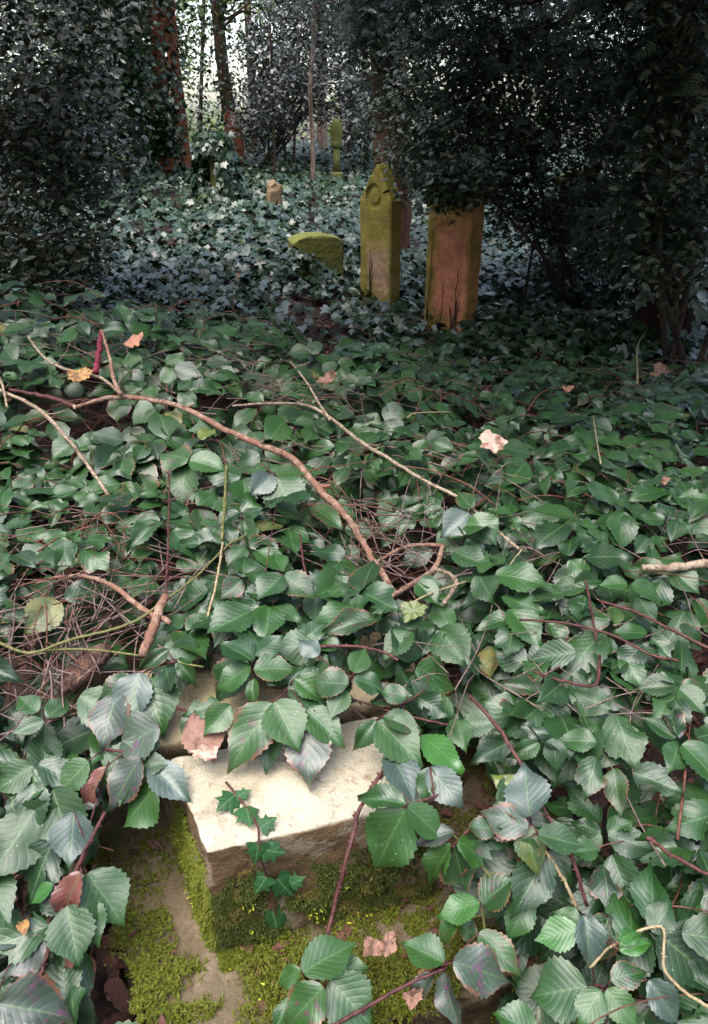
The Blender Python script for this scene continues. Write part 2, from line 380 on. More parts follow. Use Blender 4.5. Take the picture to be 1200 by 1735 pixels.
# ------------------------------------------------------------------ leaf templates   (x across, y along 0..1, z up)
def t_bramble(rows, cols, w=.33, arch=.12, fold=.10, pleat=.004, serr=.0, twist=0., wav=.02, seed=0):
    rg = np.random.default_rng(seed)
    V = []; A = []
    for i in range(rows):
        u = i / (rows - 1)
        prof = (math.sin(math.pi * min(1, u * .98 + .02) ** .72)) ** .85 if u < 1 else 0
        prof = max(prof, .02 if u < .98 else .0)
        prof *= (1 - .62 * (max(0, u - .5) / .5) ** 1.3)
        for j in range(cols):
            v = -1 + 2 * j / (cols - 1)
            ww = w * prof
            e = 1.0
            if abs(v) == 1 and serr and 0 < i < rows - 1: e = 1 + serr * (1 if i % 2 else -1) * (.7 + .6 * rg.random())
            x = v * ww * e
            y = u + .055 * abs(v) * prof * (1 if u < .8 else 0)
            z = -arch * (u ** 1.7) + fold * abs(v) ** 1.1 * prof - fold * .35 * abs(v) ** 3 * prof
            z += pleat * math.cos((u * 8 - abs(v) * 2.4) * 2 * math.pi) * -.5 * prof * min(1, abs(v) * 2)
            z += wav * math.sin(u * 9 + seed * 2.1) * v * prof + twist * v * (u - .4)
            V.append((x, y, z)); A.append((u, v, 0))
    Fc = [(i * cols + j, i * cols + j + 1, (i + 1) * cols + j + 1, (i + 1) * cols + j) for i in range(rows - 1) for j in range(cols - 1)]
    return np.array(V), Fc, np.array(A)
def t_outline(pts, cup=.1, seed=0, ctr=(0, .4)):
    """fan leaf from an outline"""
    rg = np.random.default_rng(seed)
    P = [(ctr[0], ctr[1], 0)] + [(x, y, -cup * (abs(x) * 1.2 + (y - ctr[1]) ** 2) + .05 * (rg.random() - .5)) for x, y in pts]
    n = len(pts)
    Fc = [(0, i + 1, (i + 1) % n + 1) for i in range(n)]
    V = np.array(P); A = np.column_stack([np.clip(V[:, 1], 0, 1), np.clip(V[:, 0] * 2, -1, 1), np.zeros(len(V))])
    return V, Fc, A
IVY = [(0, .08), (.2, 0), (.46, .12), (.36, .34), (.5, .56), (.2, .58), (0, 1), (-.2, .58), (-.5, .56), (-.36, .34), (-.46, .12), (-.2, 0)]
def t_small(w=.26, fold=.12, arch=.1):
    V = [(0, 0, 0), (0, .5, -arch * .3), (0, 1, -arch)]; E = []
    for s in (-1, 1):
        E.append([(s * w * .75, .22, fold), (s * w, .5, fold * .9 - arch * .3), (s * w * .6, .8, fold * .5 - arch * .7)])
    V += E[0] + E[1]
    Fc = [(0, 3, 4, 1), (1, 4, 5, 2), (0, 1, 7, 6), (1, 2, 8, 7)]
    V = np.array(V); A = np.column_stack([V[:, 1], V[:, 0] / w, np.zeros(9)])
    return V, Fc, A
def t_holly():
    V = [(0, 0, 0), (0, .35, 0), (0, .7, -.03), (0, 1, -.1)]
    for s in (-1, 1): V += [(s * .24, .15, .10), (s * .17, .3, .02), (s * .27, .46, .12), (s * .16, .62, .01), (s * .19, .8, .08)]
    Fc = [(0, 1, 5, 4), (1, 2, 6, 5), (2, 7, 6), (2, 3, 8, 7), (0, 9, 10, 1), (1, 10, 11, 2), (2, 11, 12), (2, 12, 13, 3)]
    V = np.array(V); A = np.column_stack([V[:, 1], V[:, 0] * 3, np.zeros(len(V))])
    return V, Fc, A
def t_spray(n=7):
    """flat needle spray"""
    V = []; Fc = []
    for i in range(n):
        y = .08 + .86 * i / n
        for s in (-1, 1):
            k = len(V); l = .26 * (1 - .5 * i / n)
            V += [(0, y - .02, 0), (s * l, y + .12, -.05), (s * l, y + .17, -.05), (0, y + .05, 0)]
            Fc.append((k, k + 1, k + 2, k + 3) if s > 0 else (k + 3, k + 2, k + 1, k))
    V = np.array(V); V[:, 2] -= .25 * V[:, 1] ** 2
    return V, Fc, np.column_stack([V[:, 1], V[:, 0] * 3, np.zeros(len(V))])
BH = [t_bramble(21, 7, w=.315 + .03 * (i % 3), arch=[.10, .22, .16, .30, .05, .18][i], fold=[.10, .05, .14, .08, .02, .16][i], serr=.055, twist=[0, .12, -.1, .05, -.15, .08][i], wav=[.02, .05, .03, .06, .04, .02][i], seed=i) for i in range(6)]
BL = [t_bramble(9, 5, w=.345 + .03 * (i % 3), arch=[.10, .22, .16, .05][i], fold=[.10, .05, .14, .02][i], serr=.06, twist=[0, .12, -.1, -.15][i], seed=i) for i in range(4)]
def bitten(t, spots, cols=7):
    V, Fc, A = t
    keep = [f for f in Fc if not any((A[list(f), 0].mean() - u) ** 2 * 6 + (A[list(f), 1].mean() - v) ** 2 < r * r for u, v, r in spots)]
    return V, keep, A
BH += [bitten(t_bramble(21, 7, w=.34, arch=.14, fold=.12, serr=.06, twist=.1, wav=.07, seed=11), [(.35, .95, .5), (.7, -.9, .35)]),
       bitten(t_bramble(21, 7, w=.33, arch=.2, fold=-.08, serr=.06, twist=-.15, wav=.09, seed=12), [(.8, .9, .35), (.2, -.95, .3)]),
       t_bramble(21, 7, w=.27, arch=.35, fold=.22, serr=.06, twist=.2, wav=.08, seed=13), t_bramble(21, 7, w=.36, arch=.05, fold=-.10, serr=.05, twist=-.1, wav=.05, seed=14)]
BL += [t_bramble(9, 5, w=.30, arch=.3, fold=.2, serr=.06, twist=.2, wav=.06, seed=15), t_bramble(9, 5, w=.37, arch=.08, fold=-.08, serr=.05, twist=-.1, wav=.05, seed=16)]
IV = [t_outline(IVY, c, i) for i, c in enumerate((.1, .3, -.1))]
HO = [t_holly(), t_small(.24, .05, .2)]
SM_ = [t_small(.28, .1, .12), t_small(.22, .02, .25)]
SP = [t_spray()]
MO = [(np.array([(-.16, 0, 0), (.16, 0, 0), (.13, .5, .08), (-.13, .5, .08), (0, 1, -.05)]), [(0, 1, 2, 3), (3, 2, 4)], np.array([(0, 0, 0)] * 5))]

def unit(a): return a / (np.linalg.norm(a, axis=-1, keepdims=True) + 1e-9)
def scatter(templates, pos, dirs, nrms, scale, rnd=None):
    """merged mesh data of leaves; returns V, (flat,sizes), attr"""
    N = len(pos); pos = np.asarray(pos, float)
    d = unit(np.asarray(dirs, float)); n = np.asarray(nrms, float)
    n = unit(n - (n * d).sum(1, keepdims=True) * d); s = np.cross(d, n)
    sc = np.broadcast_to(np.asarray(scale, float), (N,))
    rnd = rng.random(N) if rnd is None else rnd
    which = rng.integers(0, len(templates), N)
    Vs = []; Fs = []; Zs = []; As = []; off = 0
    for k, (tv, tf, ta) in enumerate(templates):
        ix = np.where(which == k)[0]
        if not len(ix): continue
        wx = (.88 + .24 * rng.random(len(ix)))[:, None, None]
        V = pos[ix][:, None] + sc[ix][:, None, None] * (tv[None, :, 0:1] * wx * s[ix][:, None] + tv[None, :, 1:2] * d[ix][:, None] + tv[None, :, 2:3] * n[ix][:, None])
        A = np.broadcast_to(ta[None], (len(ix),) + ta.shape).copy(); A[:, :, 2] = rnd[ix][:, None]
        fl = np.fromiter((i for f in tf for i in f), np.int32); sz = np.array([len(f) for f in tf], np.int32)
        Fl = (fl[None] + (np.arange(len(ix)) * len(tv))[:, None] + off)
        Vs.append(V.reshape(-1, 3)); As.append(A.reshape(-1, 3)); Fs.append(Fl.ravel()); Zs.append(np.tile(sz, len(ix)))
        off += len(ix) * len(tv)
    return np.concatenate(Vs), (np.concatenate(Fs), np.concatenate(Zs)), np.concatenate(As)
def leaves(name, material, templates, pos, dirs, nrms, scale, parent=None, **kw):
    V, Fc, A = scatter(templates, pos, dirs, nrms, scale)
    o = mesh_obj(name, V, Fc, material, parent, A)
    return finish(o, **kw)

# ------------------------------------------------------------------ world and light
SUN_EL, SUN_AZ = R(68), R(215)      # azimuth clockwise from +Y: behind the camera, a little left
w = bpy.data.worlds.new('World'); scene.world = w; w.use_nodes = True
nt = w.node_tree; bg = nt.nodes['Background']
sky = nt.nodes.new('ShaderNodeTexSky'); sky.sky_type = 'NISHITA'; sky.sun_disc = False
sky.sun_elevation = SUN_EL; sky.sun_rotation = SUN_AZ; sky.dust_density = 3; sky.air_density = 1.2
hs = nt.nodes.new('ShaderNodeHueSaturation'); hs.inputs['Saturation'].default_value = .80
nt.links.new(sky.outputs[0], hs.inputs['Color']); # overcast: the cloud overhead is brighter than at the horizon
tcw = nt.nodes.new('ShaderNodeTexCoord'); spw = nt.nodes.new('ShaderNodeSeparateXYZ'); nt.links.new(tcw.outputs['Generated'], spw.inputs[0])
mrw = nt.nodes.new('ShaderNodeMapRange'); nt.links.new(spw.outputs[2], mrw.inputs[0]); mrw.inputs[1].default_value = .1; mrw.inputs[2].default_value = 1.0
mrw.inputs[3].default_value = 2.3; mrw.inputs[4].default_value = 3.2
vmw = nt.nodes.new('ShaderNodeVectorMath'); vmw.operation = 'SCALE'; nt.links.new(hs.outputs[0], vmw.inputs[0]); dp = nt.nodes.new('ShaderNodeFloatCurve'); nt.links.new(mrw.outputs[0], dp.inputs['Value'])
mrw.inputs[3].default_value = 0; mrw.inputs[4].default_value = 1
cv = dp.mapping.curves[0]; cv.points[0].location = (0, .85); cv.points[1].location = (1, 1); cv.points.new(.3, .32); cv.points.new(.6, .55); dp.mapping.update()
sc_ = nt.nodes.new('ShaderNodeMath'); sc_.operation = 'MULTIPLY'; nt.links.new(dp.outputs[0], sc_.inputs[0]); sc_.inputs[1].default_value = 3.2
nt.links.new(sc_.outputs[0], vmw.inputs['Scale'])
nt.links.new(vmw.outputs[0], bg.inputs[0]); bg.inputs[1].default_value = .15
sd = bpy.data.lights.new('sun', 'SUN'); sd.energy = 1.1; sd.angle = R(55); sd.color = (1, .97, .93)
so = bpy.data.objects.new('sun', sd); COL.objects.link(so)
sdir = Vector((math.sin(SUN_AZ) * math.cos(SUN_EL), math.cos(SUN_AZ) * math.cos(SUN_EL), math.sin(SUN_EL)))
so.rotation_euler = sdir.to_track_quat('Z', 'Y').to_euler(); so.location = (0, -3, 6)
scene.view_settings.view_transform = 'Standard'; scene.view_settings.look = 'None'
scene.view_settings.gamma = 1; scene.view_settings.exposure = .62
scene.cycles.max_bounces = 5; scene.cycles.diffuse_bounces = 2; scene.cycles.glossy_bounces = 2
scene.cycles.use_denoising = True

# ------------------------------------------------------------------ ground
def build_ground():
    xs = np.concatenate([np.linspace(-900, -40, 12), np.linspace(-35, -6, 16), np.linspace(-5.5, 5.5, 90), np.linspace(6, 35, 16), np.linspace(40, 900, 12)])
    ys = np.concatenate([np.linspace(-60, -2, 10), np.linspace(-1.5, 10, 110), np.linspace(10.5, 35, 50), np.linspace(40, 900, 24)])
    X, Y = np.meshgrid(xs, ys); Z = G(X, Y) + .03 * (vnoise(X * 7, Y * 7) - .5)
    V = np.column_stack([X.ravel(), Y.ravel(), Z.ravel()]); nx = len(xs)
    Fc = [(i * nx + j, i * nx + j + 1, (i + 1) * nx + j + 1, (i + 1) * nx + j) for i in range(len(ys) - 1) for j in range(nx - 1)]
    o = mesh_obj('ground', V, Fc, M['ground'], local=False); finish(o, kind='structure')
    o['label'] = 'dark woodland soil under the brambles and ivy'
build_ground()

# ------------------------------------------------------------------ stone blocks in the foreground
def stone_prism(name, top, ztop, zbot, material, parent=None, cuts=44, amp=.004, seed=0, cham=.008, chip=1.0):
    """top: 4 xy corners (near left, near right, far right, far left)"""
    top = [np.asarray(p[:2], float) for p in top]; zt = np.array(ztop if hasattr(ztop, '__len__') else [ztop] * 4, float)
    la = np.linalg.norm(top[1] - top[0]); lb = np.linalg.norm(top[3] - top[0]); lc = zt.mean() - zbot
    bm = bmesh.new(); bmesh.ops.create_cube(bm, size=1.0)
    bmesh.ops.subdivide_edges(bm, edges=list(bm.edges), cuts=cuts, use_grid_fill=True)
    for v in bm.verts:
        u = v.co + Vector((.5, .5, .5)); p = np.array([u.x * la, u.y * lb, u.z * lc])
        nn_ = mnoise.noise(Vector(p) * 14 + Vector((seed * 3.1, 0, 0))); n2 = mnoise.noise(Vector(p) * 45 + Vector((seed * 3.1, 5, 0)))
        r = cham * (1 + chip * (.9 * nn_ + .9 * n2)); r = max(.002, r)
        q = np.clip(p, r, np.array([la, lb, lc]) - r); e = p - q; l_ = np.linalg.norm(e)
        if l_ > 1e-9: p = q + e / l_ * min(r, l_ if np.count_nonzero(np.abs(e) > 1e-9) < 2 else r)
        a_, b_, c_ = p / (la, lb, lc)
        xy = (top[0] * (1 - a_) + top[1] * a_) * (1 - b_) + (top[3] * (1 - a_) + top[2] * a_) * b_
        zz = (zt[0] * (1 - a_) + zt[1] * a_) * (1 - b_) + (zt[3] * (1 - a_) + zt[2] * a_) * b_
        v.co = (xy[0], xy[1], zbot + c_ * (zz - zbot))
    bm.normal_update(); off = Vector((seed * 3.1, 0, 0)); mv = []
    for v in bm.verts:
        mv.append(v.normal * (amp * (mnoise.noise(v.co * 9 + off) * 1.4 + mnoise.noise(v.co * 34 + off) * .8 + mnoise.noise(v.co * 90 + off) * .35)))
    for v, m_ in zip(bm.verts, mv): v.co += m_
    V = np.array([v.co[:] for v in bm.verts]); bm.verts.index_update()
    Fc = [tuple(v.index for v in f.verts) for f in bm.faces]; bm.free()
    return mesh_obj(name, V, Fc, material, parent)

ZT, ZS = .575, .355
P0 = atz(348, 1446, ZT); P1 = atz(745, 1347, ZT); P3 = atz(291, 1293, ZT)
ex = P1 - P0; ey = P3 - P0
P3 = P0 + ey * 1.06; P2 = P1 + (P3 - P0)
block = empty('stone_block', (*(P0 + P2)[:2] / 2, ZS), 'pale cream stone block in the foreground, moss down its front, bramble leaves over its top', 'stone block')
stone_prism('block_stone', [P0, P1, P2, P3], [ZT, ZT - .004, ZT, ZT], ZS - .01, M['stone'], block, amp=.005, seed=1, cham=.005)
print('block', P0, P1, P3)
# rear coping block
Q0 = atz(262, 1232, .60); Q1 = atz(610, 1160, .60); Q3 = atz(285, 1165, .60)
Q0 = np.array([P3[0] - .02, P3[1] + .016, 0]); uu = unit(ex[None])[0]; vv = unit(ey[None])[0]
Q1 = Q0 + uu * .40; Q3 = Q0 + vv * .20; Q2 = Q1 + vv * .20
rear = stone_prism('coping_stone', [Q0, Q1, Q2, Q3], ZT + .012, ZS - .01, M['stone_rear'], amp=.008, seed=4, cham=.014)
finish(rear, 'worn tan coping stone mostly buried in brambles just behind the pale block', 'coping stone')
# plinth slab
A0 = P0 + uu * -.125 - vv * .17; A1 = A0 + uu * .74; A3 = A0 + vv * 1.0; A2 = A1 + vv * 1.0
plinth = empty('plinth_slab', (*((A0 + A2)[:2] / 2), 0), 'wide mossy stone slab under the pale block along the bottom edge', 'stone slab')
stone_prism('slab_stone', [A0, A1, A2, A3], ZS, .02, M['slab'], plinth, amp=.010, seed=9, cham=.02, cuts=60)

# moss fronds
def moss(name, parent, faces, n, size=.011, thick=1.0, hang=0.0, mt='moss'):
    """faces: list of (origin, e1, e2, normal, weight, maskfn(u,v)->prob)"""
    pos = []; d = []; nn = []; sc = []; hh_ = []
    for (o, e1, e2, nrm, wgt, mk) in faces:
        k = int(n * wgt / 6); u = rng.random(k); v = rng.random(k)
        p = mk(u, v); keep = rng.random(k) < p; u = u[keep]; v = v[keep]; p = p[keep]
        P = o + u[:, None] * e1 + v[:, None] * e2
        th = (.25 + 1.4 * vnoise(u * 14 + 3, v * 10 + 1) ** 1.8) * (.4 + .6 * p)
        out = unit(nrm[None])[0] + rng.normal(0, .38, (len(P), 3)) + np.array([0, 0, -hang * .6]); out = unit(out)
        for q in range(6):
            h = (q + .5) / 6 * rng.random(len(P)) ** .4
            pos.append(P + out * (h * size * (1.1 + 1.5 * p * p) * thick * th)[:, None] + np.array([0, 0, -hang]) * (h ** 2 * size * th)[:, None])
            d.append(out * .5 + rng.normal(0, .75, (len(P), 3))); nn.append(rng.normal(0, .5, (len(P), 3)) + np.array([0, -.2, 1.0]))
            sc.append(size * (.35 + .4 * rng.random(len(P)))); hh_.append(np.clip(h * th * .8 + rng.normal(0, .12, len(P)), 0, 1))
    V, Fc, A = scatter(MO, np.concatenate(pos), np.concatenate(d), np.concatenate(nn), np.concatenate(sc), rnd=np.concatenate(hh_))
    return mesh_obj(name, V, Fc, M[mt], parent, A)
def clump(u, v, s=6, o=0, a=.42, b=.6): return sstep(a, b, vnoise(u * s + o, v * s + o * 2) * .6 + vnoise(u * s * 3, v * s * 3 + o) * .4)
H = ZT - ZS
nf = unit(np.cross(uu, [0, 0, 1.])[None])[0]; nl = -unit(np.cross(vv, [0, 0, 1.])[None])[0]
if nf[1] > 0: nf = -nf
if nl[0] > 0: nl = -nl
fo = np.array([P0[0], P0[1], ZS - .01]); exy = np.array([ex[0], ex[1], 0]); eyy = np.array([P3[0] - P0[0], P3[1] - P0[1], 0])
up = np.array([0, 0, H])
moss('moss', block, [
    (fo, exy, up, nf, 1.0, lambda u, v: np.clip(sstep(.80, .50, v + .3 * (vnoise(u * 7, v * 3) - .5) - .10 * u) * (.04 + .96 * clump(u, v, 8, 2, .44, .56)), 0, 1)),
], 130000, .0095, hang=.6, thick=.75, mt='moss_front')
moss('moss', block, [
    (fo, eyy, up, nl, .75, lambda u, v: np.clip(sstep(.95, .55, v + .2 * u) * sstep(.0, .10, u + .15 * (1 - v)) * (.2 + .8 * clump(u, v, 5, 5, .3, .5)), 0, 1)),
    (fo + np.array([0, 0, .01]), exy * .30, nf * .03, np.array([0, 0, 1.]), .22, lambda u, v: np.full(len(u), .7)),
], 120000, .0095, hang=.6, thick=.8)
so_ = np.array([A0[0], A0[1], ZS])
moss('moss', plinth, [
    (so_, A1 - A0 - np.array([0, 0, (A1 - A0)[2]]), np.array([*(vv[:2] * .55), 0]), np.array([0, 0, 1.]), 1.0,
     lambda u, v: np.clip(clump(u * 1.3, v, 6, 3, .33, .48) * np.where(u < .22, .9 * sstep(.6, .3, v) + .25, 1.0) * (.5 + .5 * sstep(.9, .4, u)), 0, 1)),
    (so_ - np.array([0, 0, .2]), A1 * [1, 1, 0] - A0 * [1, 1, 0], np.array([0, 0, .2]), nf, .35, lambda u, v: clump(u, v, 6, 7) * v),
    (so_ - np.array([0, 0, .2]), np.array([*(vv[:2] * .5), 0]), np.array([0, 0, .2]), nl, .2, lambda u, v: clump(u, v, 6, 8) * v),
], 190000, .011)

a_ = rng.random((900, 2)); Pd = so_ + a_[:, :1] * (A1 - A0) * [1, 1, 0] + a_[:, 1:] * vv * [.62, .62, 0] + [0, 0, .012]
rr_ = Pd - P0; inb = (rr_ @ uu > -.01) & (rr_ @ uu < .42) & (rr_ @ vv > -.01); kd = ~inb & (rng.random(900) < .15 + .85 * a_[:, 0]); Pd = Pd[kd]; azd = rng.random(len(Pd)) * 6.28
leaves('leaf_debris', M['litter'], SM_, Pd, np.column_stack([np.cos(azd), np.sin(azd), rng.normal(.05, .3, len(Pd))]), np.column_stack([rng.normal(0, .4, (len(Pd), 2)), np.ones(len(Pd))]), .008 + .03 * rng.random(len(Pd)) ** 2,
       label='crumbs of red brown leaf and bark scattered over the mossy slab', cat='leaf debris', kind='stuff')
# ------------------------------------------------------------------ fallen branches, canes
LINES = []      # polylines kept clear of leaves
def px_line(pts, offs):
    if not hasattr(offs, '__len__'): offs = [offs] * len(pts)
    return np.array([on(x, y, o) for (x, y), o in zip(pts, offs)])
def mcheck(name): return name == 'bramble_cane'
def wood(name, pts, off, r, material, label, cat, keep=.03, parts=None, group=None, sides=9, rough=.14, n=7, thorns=0, stubs=()):
    P = catmull(px_line(pts, off), n)
    P = P + (rng.random(P.shape) - .5) * np.mean(r) * .5
    if mcheck(name): r = [q * .8 for q in r]
    root = empty(name, P[len(P) // 2], label, cat, group)
    a = Acc(); V, Fc = tube(P, r, sides, rough); a.add(V, Fc)
    L_ = len(P)
    for (f, ang, ln, rr) in stubs:
        i = int(f * (L_ - 1)); t = unit((P[min(i + 1, L_ - 1)] - P[max(i - 1, 0)])[None])[0]
        d = unit((t + np.array([math.cos(ang), math.sin(ang) * .5, .35]))[None])[0]
        Q = np.array([P[i], P[i] + d * ln * .5, P[i] + d * ln + np.array([0, 0, .1 * ln])])
        V, Fc = tube(catmull(Q, 3), [rr, rr * .7], 6, .1); a.add(V, Fc)
    if thorns:
        for k in range(thorns):
            i = rng.integers(1, L_ - 1); T = unit((P[i + 1] - P[i - 1])[None])[0]
            d = rng.normal(0, 1, 3); d = d - d @ T * T; d = unit(d[None])[0]
            rr = np.mean(r); q = P[i] + (rng.random() - .5) * (P[i + 1] - P[i]); s_ = np.cross(d, T)
            b0 = q + d * rr * .8
            V = np.array([b0 + T * rr * .7, b0 - T * rr * .7, b0 + s_ * rr * .3, b0 - s_ * rr * .3, q + d * rr * 2.6 - T * rr * .5])
            a.add(V, [(0, 2, 4), (2, 1, 4), (1, 3, 4), (3, 0, 4)])
    a.build('cane' if 'cane' in name or 'stalk' in name else 'bark', material, root)
    if keep: LINES.append((P, keep))
    return root, P
big, bigP = wood('fallen_branch', [(128, 690), (200, 672), (300, 688), (370, 722), (440, 754), (494, 776), (545, 832), (590, 880), (630, 945), (668, 1004)],
     [.02, .03, .035, .035, .035, .035, .035, .03, .02, -.01], [.005, .007, .0075, .0078, .0082, .0082, .0075, .006], M['branch'],
     'long bent brown fallen branch lying across the middle of the brambles', 'fallen branch', keep=.026, stubs=[(.66, .2, .035, .006), (.25, 2.0, .03, .004), (.45, 2.2, .02, .004), (.8, 0, .02, .003)])
for q in (0, ):
    e = Acc(); V, Fc = tube(np.array([bigP[0] - unit((bigP[1] - bigP[0])[None])[0] * .006, bigP[0]]), [.0055, .0078], 9); e.add(V, Fc); e.build('broken_end', M['wood_raw'], big)
def edge_in(x, y): return (x, y)
wood('fallen_branch', [(-15, 655), (60, 690), (110, 738), (150, 790), (186, 842)], .035, [.0045, .005, .0045, .004], M['branch_grey'],
     'thin straight buff branch slanting down from the left edge', 'fallen branch', keep=.02, stubs=[(.35, 1.2, .06, .002), (.6, -1.5, .05, .002)])
wood('dead_twig', [(0, 640), (8, 665), (12, 690)], .04, [.0035, .003], M['branch_grey'], 'short upright buff twig at the left edge above the thin branch', 'twig', keep=0)
wood('fallen_branch', [(395, 688), (450, 684), (520, 687), (565, 712), (610, 748), (660, 778), (720, 815), (775, 842), (830, 890), (880, 930)], .035,
     [.003, .0045, .005, .0045, .004, .0035, .003], M['branch_grey'], 'slender grey branch running right and down from the middle of the long bent branch', 'fallen branch', keep=.018,
     stubs=[(.2, 1.5, .03, .002), (.5, 1.0, .03, .0018), (.65, -1.2, .03, .0015)])
wood('dead_twig', [(492, 612), (520, 648), (545, 690), (560, 712)], .04, [.003, .004], M['branch_grey'], 'forked buff twig rising from the bend of the slender grey branch', 'twig', keep=.015,
     stubs=[(.1, .2, .07, .002), (.05, 2.6, .06, .0015)])
wood('dead_twig', [(205, 668), (192, 640), (185, 600), (172, 560)], .05, [.006, .005, .004], M['branch'], 'brown upright twig standing at the left end of the long bent branch', 'twig', keep=.012)
wood('crimson_stalk', [(163, 632), (167, 600), (172, 562)], .05, [.009, .008, .006], M['cane_pink'], 'thick crimson stalk upright beside the brown twig upper left', 'stalk', keep=.02)
wood('dead_twig', [(48, 572), (75, 605), (110, 625), (170, 640), (205, 668)], .045, [.003, .004, .004], M['branch_grey'], 'buff twig curving along the top of the left bramble mound', 'twig', keep=.015)
wood('dead_twig', [(15, 660), (60, 668), (105, 680), (128, 690)], .02, [.005, .007], M['cane'], 'reddish stick leading to the left end of the long bent branch', 'twig', keep=.015)
wood('broken_branch', [(281, 1010), (262, 1055), (243, 1110)], .035, [.0075, .0085, .008], M['branch'], 'short thick pinkish broken branch pointing down left of the stone block', 'broken branch', keep=.025, sides=10)
wood('dead_twig', [(55, 990), (100, 978), (150, 978), (195, 995), (240, 1030), (290, 1055)], .025, [.002, .0035, .005, .005], M['branch'], 'curved mauve brown twig arching over the left hollow', 'twig', keep=.02,
     stubs=[(.3, -2, .05, .002)])
wood('bramble_cane', [(-10, 1085), (50, 1106), (120, 1084), (220, 1056), (290, 1010), (335, 975), (385, 925), (420, 905)], .035, [.0035, .003, .0022], M['cane_green'],
     'long thin pale green cane rising rightwards from the left edge', 'bramble cane', keep=.016, sides=6, rough=.05)
wood('bramble_cane', [(50, 1105), (130, 1100), (220, 1108), (345, 1130)], .025, [.003, .002], M['cane_green'], 'short pale green cane lying flat under the long pale green cane', 'bramble cane', keep=.012, sides=6, rough=.05)
lg, lgP = wood('rotten_log', [(108, 1168), (140, 1135), (178, 1102)], -.035, [.012, .021, .022, .016], M['log'], 'thick stubby rotten log half buried in the lower left hollow', 'log', keep=.05, sides=18, rough=.1)
wood('forked_twig', [(600, 975), (645, 948), (690, 926), (752, 924)], .01, [.003, .004, .0045], M['branch'], 'red brown twig on the right lip of the dark hollow, bent end knobbed', 'twig', keep=.02)
wood('forked_twig', [(650, 1018), (690, 995), (735, 965), (752, 925)], .012, [.004, .0055, .006, .005], M['branch'], 'thicker red brown twig curling up beside the foot of the long bent branch', 'twig', keep=.02)
wood('forked_twig', [(738, 964), (765, 975), (772, 992), (752, 1022)], .015, [.004, .0045, .004], M['branch_grey'], 'small hooked twig end right of the dark hollow', 'twig', keep=.015)
wood('fallen_branch', [(1088, 962), (1140, 962), (1215, 952)], .035, [.006, .008, .009], M['branch_grey'], 'pale pink stub of branch coming in from the right edge', 'fallen branch', keep=.025)
